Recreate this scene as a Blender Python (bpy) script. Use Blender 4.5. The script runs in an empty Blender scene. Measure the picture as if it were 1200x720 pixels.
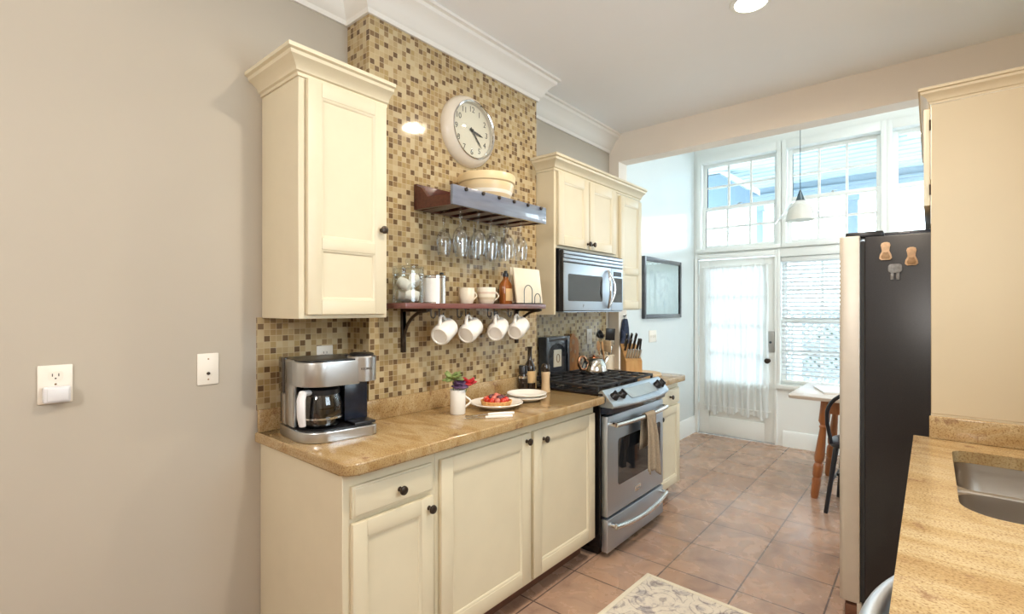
import bpy, bmesh, math, random
from mathutils import Vector, Matrix
random.seed(7)
PI = math.pi
SC = bpy.context.scene
COL = SC.collection
R = math.radians

# ------------------------------------------------------------------ node helpers / materials
def new_mat(name):
    m = bpy.data.materials.new(name); m.use_nodes = True
    nt = m.node_tree; nt.nodes.clear()
    out = nt.nodes.new('ShaderNodeOutputMaterial')
    return m, nt, out

def nd(nt, typ, **kw):
    n = nt.nodes.new(typ)
    for k, v in kw.items():
        if k.startswith('i_'):
            n.inputs[int(k[2:])].default_value = v
        else:
            setattr(n, k, v)
    return n

def lk(nt, a, b): nt.links.new(a, b)

def c4(c): return (c[0], c[1], c[2], 1.0)

def principled(nt, out, color=(.8,.8,.8), rough=.5, metal=0.0, coat=0.0, spec=0.5):
    p = nt.nodes.new('ShaderNodeBsdfPrincipled')
    p.inputs['Base Color'].default_value = c4(color)
    p.inputs['Roughness'].default_value = rough
    p.inputs['Metallic'].default_value = metal
    p.inputs['Specular IOR Level'].default_value = spec
    p.inputs['Coat Weight'].default_value = coat
    lk(nt, p.outputs[0], out.inputs[0])
    return p

def ramp(nt, stops, interp='LINEAR'):
    r = nt.nodes.new('ShaderNodeValToRGB')
    r.color_ramp.interpolation = interp
    e = r.color_ramp.elements
    while len(e) > 1: e.remove(e[-1])
    e[0].position = stops[0][0]; e[0].color = c4(stops[0][1])
    for p, c in stops[1:]:
        x = e.new(p); x.color = c4(c)
    return r

def mat_plain(name, color, rough=.5, metal=0.0, var=.05, scale=30, bump=0.0, coat=0.0, spec=.5):
    """one colour with a little procedural variation"""
    m, nt, out = new_mat(name)
    p = principled(nt, out, color, rough, metal, coat, spec)
    tc = nd(nt, 'ShaderNodeTexCoord')
    n = nd(nt, 'ShaderNodeTexNoise'); n.inputs['Scale'].default_value = scale
    n.inputs['Detail'].default_value = 4
    lk(nt, tc.outputs['Object'], n.inputs['Vector'])
    lo = tuple(c*(1-var) for c in color); hi = tuple(min(1, c*(1+var)) for c in color)
    r = ramp(nt, [(.3, lo), (.7, hi)])
    lk(nt, n.outputs['Fac'], r.inputs[0]); lk(nt, r.outputs[0], p.inputs['Base Color'])
    if bump:
        b = nd(nt, 'ShaderNodeBump'); b.inputs['Strength'].default_value = bump; b.inputs['Distance'].default_value = .002
        lk(nt, n.outputs['Fac'], b.inputs['Height']); lk(nt, b.outputs[0], p.inputs['Normal'])
    return m

def mat_wood(name, a, b, rough=.4, scale=(3, 40, 40), coat=0.0):
    m, nt, out = new_mat(name)
    p = principled(nt, out, a, rough, 0, coat)
    tc = nd(nt, 'ShaderNodeTexCoord'); mp = nd(nt, 'ShaderNodeMapping'); mp.inputs['Scale'].default_value = scale
    n = nd(nt, 'ShaderNodeTexNoise'); n.inputs['Scale'].default_value = 2; n.inputs['Detail'].default_value = 6
    lk(nt, tc.outputs['Object'], mp.inputs[0]); lk(nt, mp.outputs[0], n.inputs['Vector'])
    r = ramp(nt, [(.3, a), (.7, b)])
    lk(nt, n.outputs['Fac'], r.inputs[0]); lk(nt, r.outputs[0], p.inputs['Base Color'])
    return m

def mat_steel(name, color=(.62,.62,.63), rough=.28, scale=(2, 2, 160), spread=.03):
    m, nt, out = new_mat(name)
    p = principled(nt, out, color, rough, 1.0)
    tc = nd(nt, 'ShaderNodeTexCoord'); mp = nd(nt, 'ShaderNodeMapping'); mp.inputs['Scale'].default_value = scale
    n = nd(nt, 'ShaderNodeTexNoise'); n.inputs['Scale'].default_value = 3; n.inputs['Detail'].default_value = 3
    lk(nt, tc.outputs['Object'], mp.inputs[0]); lk(nt, mp.outputs[0], n.inputs['Vector'])
    mr = nd(nt, 'ShaderNodeMapRange'); mr.inputs[3].default_value = rough-spread; mr.inputs[4].default_value = rough+spread
    lk(nt, n.outputs['Fac'], mr.inputs[0]); lk(nt, mr.outputs[0], p.inputs['Roughness'])
    return m

def mat_glass(name, tint=(1,1,1), gloss=.12, rough=.02, edge=1.0, haze=0.0):
    """thin clear glass: lets light straight through, mirrors more at grazing angles"""
    m, nt, out = new_mat(name)
    t = nd(nt, 'ShaderNodeBsdfTransparent'); t.inputs[0].default_value = c4(tint)
    g = nd(nt, 'ShaderNodeBsdfGlossy'); g.inputs['Roughness'].default_value = rough
    f = nd(nt, 'ShaderNodeLayerWeight'); f.inputs[0].default_value = .5
    pw = nd(nt, 'ShaderNodeMath', operation='POWER'); pw.inputs[1].default_value = 4.0; lk(nt, f.outputs['Facing'], pw.inputs[0])
    ad = nd(nt, 'ShaderNodeMath', operation='MULTIPLY_ADD', use_clamp=True); ad.inputs[1].default_value = .8*edge; ad.inputs[2].default_value = gloss
    lk(nt, pw.outputs[0], ad.inputs[0])
    mx = nd(nt, 'ShaderNodeMixShader')
    lk(nt, ad.outputs[0], mx.inputs[0]); lk(nt, t.outputs[0], mx.inputs[1]); lk(nt, g.outputs[0], mx.inputs[2])
    last = mx
    if haze:
        d = nd(nt, 'ShaderNodeBsdfDiffuse'); d.inputs[0].default_value = (.9,.92,.92,1)
        m2 = nd(nt, 'ShaderNodeMixShader'); m2.inputs[0].default_value = haze
        lk(nt, mx.outputs[0], m2.inputs[1]); lk(nt, d.outputs[0], m2.inputs[2]); last = m2
    lk(nt, last.outputs[0], out.inputs[0])
    return m

def mat_sheer(name, color, trans=.3, transl=.5):
    m, nt, out = new_mat(name)
    t = nd(nt, 'ShaderNodeBsdfTransparent')
    d = nd(nt, 'ShaderNodeBsdfDiffuse'); d.inputs[0].default_value = c4(color)
    l = nd(nt, 'ShaderNodeBsdfTranslucent'); l.inputs[0].default_value = c4(color)
    a = nd(nt, 'ShaderNodeMixShader'); a.inputs[0].default_value = transl
    b = nd(nt, 'ShaderNodeMixShader'); b.inputs[0].default_value = trans
    lk(nt, d.outputs[0], a.inputs[1]); lk(nt, l.outputs[0], a.inputs[2])
    lk(nt, a.outputs[0], b.inputs[1]); lk(nt, t.outputs[0], b.inputs[2]); lk(nt, b.outputs[0], out.inputs[0])
    return m

def mat_emit(name, color, strength):
    m, nt, out = new_mat(name)
    e = nd(nt, 'ShaderNodeEmission'); e.inputs[0].default_value = c4(color); e.inputs[1].default_value = strength
    lk(nt, e.outputs[0], out.inputs[0])
    return m

def mat_mosaic(name):
    """one-inch glass mosaic: random stone colours, pale grout; axis-aligned vertical faces"""
    m, nt, out = new_mat(name)
    p = principled(nt, out, (.5,.4,.28), .16)
    g = nd(nt, 'ShaderNodeNewGeometry'); s = nd(nt, 'ShaderNodeSeparateXYZ'); lk(nt, g.outputs['Position'], s.inputs[0])
    ad = nd(nt, 'ShaderNodeMath', operation='ADD'); lk(nt, s.outputs[0], ad.inputs[0]); lk(nt, s.outputs[1], ad.inputs[1])
    cb = nd(nt, 'ShaderNodeCombineXYZ'); lk(nt, ad.outputs[0], cb.inputs[0]); lk(nt, s.outputs[2], cb.inputs[1])
    sc = nd(nt, 'ShaderNodeVectorMath', operation='SCALE'); sc.inputs['Scale'].default_value = 1/.0250
    lk(nt, cb.outputs[0], sc.inputs[0])
    fl = nd(nt, 'ShaderNodeVectorMath', operation='FLOOR'); lk(nt, sc.outputs[0], fl.inputs[0])
    fr = nd(nt, 'ShaderNodeVectorMath', operation='FRACTION'); lk(nt, sc.outputs[0], fr.inputs[0])
    wn = nd(nt, 'ShaderNodeTexWhiteNoise', noise_dimensions='2D'); lk(nt, fl.outputs[0], wn.inputs['Vector'])
    r = ramp(nt, [(0, (.36,.25,.115)), (.16, (.43,.32,.165)), (.42, (.49,.38,.215)), (.70, (.53,.43,.26)), (.88, (.40,.29,.13)), (.955, (.20,.125,.06))], 'CONSTANT')
    lk(nt, wn.outputs['Value'], r.inputs[0])
    # dark stones: about one tile in five, spread so that few touch
    fi = nd(nt, 'ShaderNodeSeparateXYZ'); lk(nt, fl.outputs[0], fi.inputs[0])
    ma = nd(nt, 'ShaderNodeMath', operation='MULTIPLY_ADD'); ma.inputs[1].default_value = 2; lk(nt, fi.outputs[0], ma.inputs[0]); lk(nt, fi.outputs[1], ma.inputs[2])
    bl = nd(nt, 'ShaderNodeVectorMath', operation='SCALE'); bl.inputs['Scale'].default_value = .2; lk(nt, fl.outputs[0], bl.inputs[0])
    bf = nd(nt, 'ShaderNodeVectorMath', operation='FLOOR'); lk(nt, bl.outputs[0], bf.inputs[0])
    wb_ = nd(nt, 'ShaderNodeTexWhiteNoise', noise_dimensions='2D'); lk(nt, bf.outputs[0], wb_.inputs['Vector'])
    sh = nd(nt, 'ShaderNodeMath', operation='MULTIPLY'); sh.inputs[1].default_value = 5; lk(nt, wb_.outputs['Value'], sh.inputs[0])
    sf = nd(nt, 'ShaderNodeMath', operation='FLOOR'); lk(nt, sh.outputs[0], sf.inputs[0])
    su = nd(nt, 'ShaderNodeMath', operation='ADD'); lk(nt, ma.outputs[0], su.inputs[0]); lk(nt, sf.outputs[0], su.inputs[1])
    md_ = nd(nt, 'ShaderNodeMath', operation='FLOORED_MODULO'); md_.inputs[1].default_value = 5; lk(nt, su.outputs[0], md_.inputs[0])
    lt = nd(nt, 'ShaderNodeMath', operation='LESS_THAN'); lt.inputs[1].default_value = .5; lk(nt, md_.outputs[0], lt.inputs[0])
    w3 = nd(nt, 'ShaderNodeTexWhiteNoise', noise_dimensions='3D'); lk(nt, fl.outputs[0], w3.inputs['Vector'])
    dk = ramp(nt, [(0, (.14,.085,.043)), (.45, (.18,.115,.06)), (.80, (.27,.18,.09))], 'CONSTANT'); lk(nt, w3.outputs['Value'], dk.inputs[0])
    mk = nd(nt, 'ShaderNodeMix', data_type='RGBA'); lk(nt, lt.outputs[0], mk.inputs['Factor']); lk(nt, r.outputs[0], mk.inputs['A']); lk(nt, dk.outputs[0], mk.inputs['B'])
    # grout mask
    sp = nd(nt, 'ShaderNodeSeparateXYZ'); lk(nt, fr.outputs[0], sp.inputs[0])
    def edge(sock):
        a = nd(nt, 'ShaderNodeMath', operation='SUBTRACT'); a.inputs[1].default_value = .5; lk(nt, sock, a.inputs[0])
        b = nd(nt, 'ShaderNodeMath', operation='ABSOLUTE'); lk(nt, a.outputs[0], b.inputs[0]); return b
    mx = nd(nt, 'ShaderNodeMath', operation='MAXIMUM'); lk(nt, edge(sp.outputs[0]).outputs[0], mx.inputs[0]); lk(nt, edge(sp.outputs[1]).outputs[0], mx.inputs[1])
    gt = nd(nt, 'ShaderNodeMath', operation='GREATER_THAN'); gt.inputs[1].default_value = .452; lk(nt, mx.outputs[0], gt.inputs[0])
    mix = nd(nt, 'ShaderNodeMix', data_type='RGBA'); lk(nt, gt.outputs[0], mix.inputs['Factor'])
    lk(nt, mk.outputs['Result'], mix.inputs['A']); mix.inputs['B'].default_value = (.50,.39,.23,1)
    lk(nt, mix.outputs['Result'], p.inputs['Base Color'])
    mr = nd(nt, 'ShaderNodeMapRange'); mr.inputs[3].default_value = .07; mr.inputs[4].default_value = .7; lk(nt, gt.outputs[0], mr.inputs[0])
    lk(nt, mr.outputs[0], p.inputs['Roughness'])
    # each tile sits at a slightly different tilt
    w2 = nd(nt, 'ShaderNodeTexWhiteNoise', noise_dimensions='2D'); lk(nt, fl.outputs[0], w2.inputs['Vector'])
    vs = nd(nt, 'ShaderNodeVectorMath', operation='SUBTRACT'); vs.inputs[1].default_value = (.5,.5,.5); lk(nt, w2.outputs['Color'], vs.inputs[0])
    v2 = nd(nt, 'ShaderNodeVectorMath', operation='SCALE'); v2.inputs['Scale'].default_value = .007; lk(nt, vs.outputs[0], v2.inputs[0])
    v3 = nd(nt, 'ShaderNodeVectorMath', operation='ADD'); lk(nt, g.outputs['Normal'], v3.inputs[0]); lk(nt, v2.outputs[0], v3.inputs[1])
    v4 = nd(nt, 'ShaderNodeVectorMath', operation='NORMALIZE'); lk(nt, v3.outputs[0], v4.inputs[0])
    lk(nt, v4.outputs[0], p.inputs['Normal'])
    return m

def mat_floor(name):
    m, nt, out = new_mat(name)
    p = principled(nt, out, (.4,.25,.18), .3)
    g = nd(nt, 'ShaderNodeNewGeometry')
    mp = nd(nt, 'ShaderNodeMapping'); mp.inputs['Location'].default_value = (.74+.362*20, -2.62+.362*20, 0)
    lk(nt, g.outputs['Position'], mp.inputs[0])
    b = nd(nt, 'ShaderNodeTexBrick'); b.offset = 0; b.squash = 1
    b.inputs['Scale'].default_value = 1; b.inputs['Brick Width'].default_value = .362; b.inputs['Row Height'].default_value = .362
    b.inputs['Mortar Size'].default_value = .0042; b.inputs['Mortar Smooth'].default_value = .15; b.inputs['Bias'].default_value = 0
    b.inputs['Color1'].default_value = (.385,.245,.165,1); b.inputs['Color2'].default_value = (.44,.305,.225,1); b.inputs['Mortar'].default_value = (.12,.085,.07,1)
    lk(nt, mp.outputs[0], b.inputs['Vector'])
    n = nd(nt, 'ShaderNodeTexNoise'); n.inputs['Scale'].default_value = 5; n.inputs['Detail'].default_value = 7; n.inputs['Roughness'].default_value = .6
    n.inputs['Distortion'].default_value = .8
    lk(nt, g.outputs['Position'], n.inputs['Vector'])
    r = ramp(nt, [(.28, (.60,.54,.55)), (.46, (.95,.93,.93)), (.58, (1.06,1.0,.95)), (.74, (.86,.80,.76))]); lk(nt, n.outputs['Fac'], r.inputs[0])
    mx = nd(nt, 'ShaderNodeMix', data_type='RGBA', blend_type='MULTIPLY'); mx.inputs['Factor'].default_value = 1
    lk(nt, b.outputs['Color'], mx.inputs['A']); lk(nt, r.outputs[0], mx.inputs['B']); lk(nt, mx.outputs['Result'], p.inputs['Base Color'])
    mr = nd(nt, 'ShaderNodeMapRange'); mr.inputs[3].default_value = .20; mr.inputs[4].default_value = .34; lk(nt, n.outputs['Fac'], mr.inputs[0]); lk(nt, mr.outputs[0], p.inputs['Roughness'])
    bp = nd(nt, 'ShaderNodeBump'); bp.inputs['Strength'].default_value = .15; bp.inputs['Distance'].default_value = .003
    n8 = nd(nt, 'ShaderNodeMath', operation='MULTIPLY'); n8.inputs[1].default_value = .35; lk(nt, n.outputs['Fac'], n8.inputs[0])
    ms = nd(nt, 'ShaderNodeMath', operation='SUBTRACT'); lk(nt, n8.outputs[0], ms.inputs[0]); lk(nt, b.outputs['Fac'], ms.inputs[1])
    lk(nt, ms.outputs[0], bp.inputs['Height']); lk(nt, bp.outputs[0], p.inputs['Normal'])
    return m

def mat_granite(name):
    m, nt, out = new_mat(name)
    p = principled(nt, out, (.5,.36,.2), .16)
    g = nd(nt, 'ShaderNodeNewGeometry')
    n1 = nd(nt, 'ShaderNodeTexNoise'); n1.inputs['Scale'].default_value = 7; n1.inputs['Detail'].default_value = 6; n1.inputs['Distortion'].default_value = 1.2
    mp = nd(nt, 'ShaderNodeMapping'); mp.inputs['Scale'].default_value = (.55, 1.6, 1); mp.inputs['Rotation'].default_value = (0,0,.2)
    lk(nt, g.outputs['Position'], mp.inputs[0]); lk(nt, mp.outputs[0], n1.inputs['Vector'])
    r1 = ramp(nt, [(.30, (.345,.215,.09)), (.46, (.41,.28,.132)), (.58, (.465,.34,.18)), (.72, (.405,.262,.118))]); lk(nt, n1.outputs['Fac'], r1.inputs[0])
    n2 = nd(nt, 'ShaderNodeTexNoise'); n2.inputs['Scale'].default_value = 210; n2.inputs['Detail'].default_value = 4; lk(nt, g.outputs['Position'], n2.inputs['Vector'])
    r2 = ramp(nt, [(.32, (.45,.34,.27)), (.44, (.88,.84,.78)), (.58, (1,1,1)), (.70, (1.2,1.18,1.14))]); lk(nt, n2.outputs['Fac'], r2.inputs[0])
    mx = nd(nt, 'ShaderNodeMix', data_type='RGBA', blend_type='MULTIPLY'); mx.inputs['Factor'].default_value = .85
    lk(nt, r1.outputs[0], mx.inputs['A']); lk(nt, r2.outputs[0], mx.inputs['B'])
    n3 = nd(nt, 'ShaderNodeTexNoise'); n3.inputs['Scale'].default_value = 11; n3.inputs['Detail'].default_value = 8; n3.inputs['Roughness'].default_value = .75; lk(nt, g.outputs['Position'], n3.inputs['Vector'])
    r3 = ramp(nt, [(.57, (0,0,0)), (.68, (.85,.85,.85))]); lk(nt, n3.outputs['Fac'], r3.inputs[0])
    m2 = nd(nt, 'ShaderNodeMix', data_type='RGBA'); lk(nt, r3.outputs[0], m2.inputs['Factor']); lk(nt, mx.outputs['Result'], m2.inputs['A']); m2.inputs['B'].default_value = (.19,.085,.045,1)
    lk(nt, m2.outputs['Result'], p.inputs['Base Color'])
    return m

def mat_rug(name):
    m, nt, out = new_mat(name)
    p = principled(nt, out, (.7,.65,.55), .95)
    tc = nd(nt, 'ShaderNodeTexCoord')
    n = nd(nt, 'ShaderNodeTexNoise'); n.inputs['Scale'].default_value = 15; n.inputs['Detail'].default_value = 8; n.inputs['Roughness'].default_value = .7; n.inputs['Distortion'].default_value = .6; lk(nt, tc.outputs['Object'], n.inputs['Vector'])
    r = ramp(nt, [(.30, (.30,.27,.29)), (.40, (.46,.42,.41)), (.48, (.70,.64,.56)), (.60, (.76,.70,.61)), (.72, (.56,.55,.50))]); lk(nt, n.outputs['Fac'], r.inputs[0])
    v = nd(nt, 'ShaderNodeTexVoronoi', feature='F1'); v.inputs['Scale'].default_value = 7; lk(nt, tc.outputs['Object'], v.inputs['Vector'])
    wv = nd(nt, 'ShaderNodeMath', operation='MULTIPLY'); wv.inputs[1].default_value = 34; lk(nt, v.outputs['Distance'], wv.inputs[0])
    sn = nd(nt, 'ShaderNodeMath', operation='SINE'); lk(nt, wv.outputs[0], sn.inputs[0])
    ns = nd(nt, 'ShaderNodeMath', operation='MULTIPLY_ADD'); ns.inputs[1].default_value = 2.2; lk(nt, n.outputs['Fac'], ns.inputs[0]); lk(nt, sn.outputs[0], ns.inputs[2])
    r2 = ramp(nt, [(.12, (.58,.56,.58)), (.42, (1,1,1))]); lk(nt, ns.outputs[0], r2.inputs[0])
    mx = nd(nt, 'ShaderNodeMix', data_type='RGBA', blend_type='MULTIPLY'); mx.inputs['Factor'].default_value = .85
    lk(nt, r.outputs[0], mx.inputs['A']); lk(nt, r2.outputs[0], mx.inputs['B']); lk(nt, mx.outputs['Result'], p.inputs['Base Color'])
    n2 = nd(nt, 'ShaderNodeTexNoise'); n2.inputs['Scale'].default_value = 250; lk(nt, tc.outputs['Object'], n2.inputs['Vector'])
    b = nd(nt, 'ShaderNodeBump'); b.inputs['Strength'].default_value = .5; b.inputs['Distance'].default_value = .004; lk(nt, n2.outputs['Fac'], b.inputs['Height']); lk(nt, b.outputs[0], p.inputs['Normal'])
    return m

def mat_bands(name, stops, rough=.35):
    """horizontal bands by object height (generated z)"""
    m, nt, out = new_mat(name)
    p = principled(nt, out, (.8,.7,.5), rough)
    tc = nd(nt, 'ShaderNodeTexCoord'); s = nd(nt, 'ShaderNodeSeparateXYZ'); lk(nt, tc.outputs['Generated'], s.inputs[0])
    r = ramp(nt, stops, 'CONSTANT'); lk(nt, s.outputs[2], r.inputs[0]); lk(nt, r.outputs[0], p.inputs['Base Color'])
    return m

def mat_print(name, base, ink):
    """pale print with faint pencil-like drawing"""
    m, nt, out = new_mat(name)
    p = principled(nt, out, base, .45)
    tc = nd(nt, 'ShaderNodeTexCoord')
    n = nd(nt, 'ShaderNodeTexNoise'); n.inputs['Scale'].default_value = 6; n.inputs['Detail'].default_value = 8; n.inputs['Distortion'].default_value = 1.5; lk(nt, tc.outputs['Object'], n.inputs['Vector'])
    r = ramp(nt, [(.40, ink), (.50, base)]); lk(nt, n.outputs['Fac'], r.inputs[0]); lk(nt, r.outputs[0], p.inputs['Base Color'])
    return m

M = {}
M['wall'] = mat_plain('wall_paint', (.47,.425,.355), .85, var=.015, scale=3)
M['ceil'] = mat_plain('ceiling_paint', (.88,.90,.93), .9, var=.01, scale=2)  # cool tint put into the paint to offset warm bounced light
M['header'] = mat_plain('header_paint', (.84,.765,.68), .85, var=.015, scale=3)
M['bwall'] = mat_plain('pale_blue_wall_paint', (.66,.71,.71), .22, var=.01, scale=3)
M['fwall'] = mat_plain('white_trim_paint', (.84,.87,.85), .45, var=.01, scale=3)
M['crown'] = mat_plain('crown_paint', (.82,.80,.76), .5, var=.01, scale=3)
M['floor'] = mat_floor('terracotta_floor_tile')
M['mosaic'] = mat_mosaic('glass_mosaic')
M['granite'] = mat_granite('gold_granite')
M['cab'] = mat_plain('cream_cabinet_paint', (.68,.61,.45), .42, var=.02, scale=8)
M['panel'] = mat_plain('cream_panel_paint', (.58,.47,.31), .5, var=.02, scale=4)
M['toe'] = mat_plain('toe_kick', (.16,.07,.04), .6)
M['bronze'] = mat_plain('dark_bronze', (.05,.035,.025), .35, .6, var=.3, scale=60)
M['steel'] = mat_steel('brushed_steel', (.54,.60,.68), .40)
M['steelv'] = mat_steel('brushed_steel_upright', (.60,.60,.60), .3, (160, 160, 2))
M['polish'] = mat_steel('polished_steel', (.72,.71,.69), .12, (4,4,4), .03)
M['warmsteel'] = mat_plain('appliance_steel_warm_light_tint', (.58,.53,.46), .35, .25, var=.02)  # door steel with the beige of warm light put into its colour
M['satin'] = mat_steel('satin_blue_steel', (.66,.70,.76), .42, (4,4,4), .03)
M['sink'] = mat_steel('sink_steel', (.42,.385,.34), .30, (8, 8, 8), .02)
M['black'] = mat_plain('black_plastic', (.012,.012,.014), .3, var=.2)
M['navy'] = mat_plain('dark_navy_plastic', (.012,.016,.03), .22, var=.2)
M['iron'] = mat_plain('cast_iron', (.02,.02,.022), .5, var=.3, scale=90, bump=.3)
M['enamel'] = mat_plain('black_enamel', (.012,.010,.010), .15, var=.1)
M['ovenglass'] = mat_plain('dark_oven_glass', (.02,.022,.026), .06, var=.1, spec=.8)
M['display'] = mat_plain('grey_display_panel', (.30,.36,.40), .2, var=.05)
M['fridgeside'] = mat_plain('black_fridge_side', (.014,.013,.015), .3, var=.25, scale=200, bump=.12)
M['white'] = mat_plain('white_ceramic', (.83,.80,.74), .2, var=.01)
M['cream'] = mat_plain('cream_ceramic', (.78,.70,.55), .3, var=.03)
M['plastic'] = mat_plain('white_plastic', (.82,.78,.70), .4, var=.01)
M['nlight'] = mat_plain('pale_grey_plastic', (.70,.70,.72), .3, var=.02)
M['slot'] = mat_plain('outlet_slot', (.08,.06,.05), .6)
M['mahog'] = mat_wood('dark_mahogany', (.05,.012,.010), (.11,.028,.022), .3, (30, 3, 30), .3)
M['redwood'] = mat_wood('reddish_shelf_wood', (.13,.045,.04), (.21,.085,.075), .3, (30, 3, 30), .3)
M['glossboard'] = mat_wood('lacquered_board_daylight_tint', (.13,.15,.20), (.17,.19,.25), .22, (30,3,30), 1.0)  # blue grey is reflected daylight, put into the board's colour
M['oak'] = mat_wood('golden_block_wood', (.42,.22,.075), (.56,.33,.13), .45, (20,20,3))
M['board'] = mat_wood('orange_cutting_board', (.22,.075,.015), (.50,.21,.05), .5, (12,12,4))
M['lightwood'] = mat_wood('pale_round_board', (.58,.42,.24), (.72,.55,.34), .5, (3,30,30))
M['spoonwood'] = mat_wood('spoon_wood', (.48,.24,.09), (.60,.34,.15), .5, (20,20,3))
M['tablewood'] = mat_wood('orange_pine_leg', (.30,.10,.03), (.42,.16,.05), .35, (20,20,3), .3)
M['tabletop'] = mat_wood('worn_table_top', (.50,.42,.36), (.62,.55,.48), .3, (3,30,30), .3)
M['glass'] = mat_glass('window_glass', (.97,.99,1), .02)
M['clear'] = mat_glass('clear_glass', (.93,.95,.95), .05, .03)
M['wineglass'] = mat_glass('wine_glass', (.955,.965,.975), .085, .06, 1.15)
M['carafe'] = mat_glass('carafe_glass', (.50,.47,.46), .10, .04)
M['amber'] = mat_plain('amber_syrup', (.28,.085,.015), .1, var=.1, coat=.6)
M['bottle'] = mat_plain('dark_green_bottle', (.022,.014,.010), .08, var=.1, coat=.5)
M['label'] = mat_plain('tan_paper_label', (.62,.42,.20), .7)
M['paper'] = mat_plain('white_paper', (.84,.83,.80), .7, var=.02)
M['mill'] = mat_wood('pale_mill_wood', (.52,.36,.20), (.62,.46,.28), .45, (20,20,3))
M['copper'] = mat_steel('copper_handle', (.50,.26,.15), .25, (4,4,4), .05)
M['towel'] = mat_plain('taupe_towel', (.36,.29,.21), .95, var=.18, scale=120, bump=.6)
M['mitt'] = mat_plain('navy_mitt', (.025,.035,.07), .85, var=.3, scale=60, bump=.5)
M['rug'] = mat_rug('patterned_rug')
M['rugedge'] = mat_plain('rug_binding', (.72,.66,.54), .95, var=.06, scale=150, bump=.4)
M['sheer'] = mat_sheer('sheer_curtain', (.84,.87,.86), .07, .30)
M['blind'] = mat_sheer('white_blind_slat', (.86,.88,.88), 0.0, .22)
M['shade'] = mat_sheer('opal_glass_shade', (.86,.87,.84), .05, .4)
M['pewter'] = mat_plain('dark_pewter', (.05,.075,.09), .4, .5)
M['frame'] = mat_plain('dark_frame', (.04,.045,.055), .3, var=.3, coat=.4)
M['mat'] = mat_plain('picture_mount', (.62,.72,.72), .4, var=.02)
M['print'] = mat_print('pencil_print', (.66,.76,.76), (.50,.60,.62))
M['red'] = mat_plain('red_berry', (.60,.035,.02), .2, var=.3, scale=80, coat=.4)
M['redfl'] = mat_plain('red_petal', (.48,.02,.03), .5, var=.3, scale=60)
M['darkberry'] = mat_plain('dark_berry', (.12,.04,.05), .35, var=.3, scale=80)
M['pinkberry'] = mat_plain('pink_berry', (.62,.17,.12), .3, var=.25, scale=80)
M['crust'] = mat_plain('tart_crust', (.62,.33,.11), .7, var=.2, scale=60, bump=.5)
M['purple'] = mat_plain('purple_petal', (.09,.045,.11), .6, var=.4, scale=60)
M['leaf'] = mat_plain('pale_green_leaf', (.20,.26,.08), .55, var=.3, scale=40)
M['sponge'] = mat_plain('white_roll', (.84,.80,.72), .8, var=.04, scale=60, bump=.3)
M['rubber'] = mat_plain('dark_rubber', (.03,.03,.03), .7)
M['chair'] = mat_plain('black_painted_chair', (.014,.016,.022), .3, var=.2)
M['lock'] = mat_plain('grey_lock_plate', (.42,.43,.42), .4, .4, var=.05)
M['pchip'] = mat_plain('magnet_wood', (.60,.40,.24), .5, var=.15, scale=90)
M['pchip2'] = mat_plain('magnet_brown', (.32,.19,.09), .5, var=.2, scale=90)
M['greymag'] = mat_plain('magnet_grey', (.20,.20,.20), .4, var=.3, scale=90)
M['face'] = mat_plain('clock_face', (.74,.68,.55), .5, var=.01)
M['case'] = mat_plain('clock_case', (.70,.64,.55), .28, var=.02)
M['ink'] = mat_plain('ink', (.05,.045,.04), .5)
M['inklight'] = mat_plain('grey_ink', (.18,.18,.19), .5)
M['bowl'] = mat_bands('banded_bowl', [(0,(.62,.47,.28)), (.22,(.80,.74,.64)), (.30,(.62,.47,.28)), (.40,(.80,.74,.64)), (.50,(.66,.52,.32)), (.62,(.70,.55,.32))])
M['cupband'] = mat_bands('floral_cup', [(0,(.74,.66,.52)), (.25,(.60,.50,.34)), (.40,(.78,.72,.58)), (.6,(.66,.52,.40)), (.72,(.80,.74,.62))])
M['bulb'] = mat_emit('recessed_bulb', (1,.90,.74), 18)
# outside
M['ground'] = mat_plain('pale_patio', (.45,.45,.44), .9, var=.08, scale=2)
M['porch'] = mat_plain('porch_boards', (.40,.50,.52), .7, var=.02)
M['post'] = mat_plain('porch_post_paint', (.24,.31,.37), .6, var=.03)
M['porchw'] = mat_plain('porch_white', (.72,.80,.84), .6, var=.02)
M['gable'] = mat_plain('blue_grey_gable', (.12,.18,.24), .7, var=.05)
M['siding'] = mat_plain('white_siding', (.42,.43,.43), .7, var=.02)
M['lattice'] = mat_plain('weathered_lattice', (.30,.33,.35), .8, var=.1)
M['shrub'] = mat_plain('shrub_leaves', (.10,.13,.09), .7, var=.5, scale=14)

# ------------------------------------------------------------------ mesh builder
AX = {'z': Matrix(), 'x': Matrix.Rotation(PI/2, 4, 'Y'), 'y': Matrix.Rotation(-PI/2, 4, 'X'), '-z': Matrix.Rotation(PI, 4, 'X'), '-x': Matrix.Rotation(-PI/2, 4, 'Y'), '-y': Matrix.Rotation(PI/2, 4, 'X')}

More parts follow.
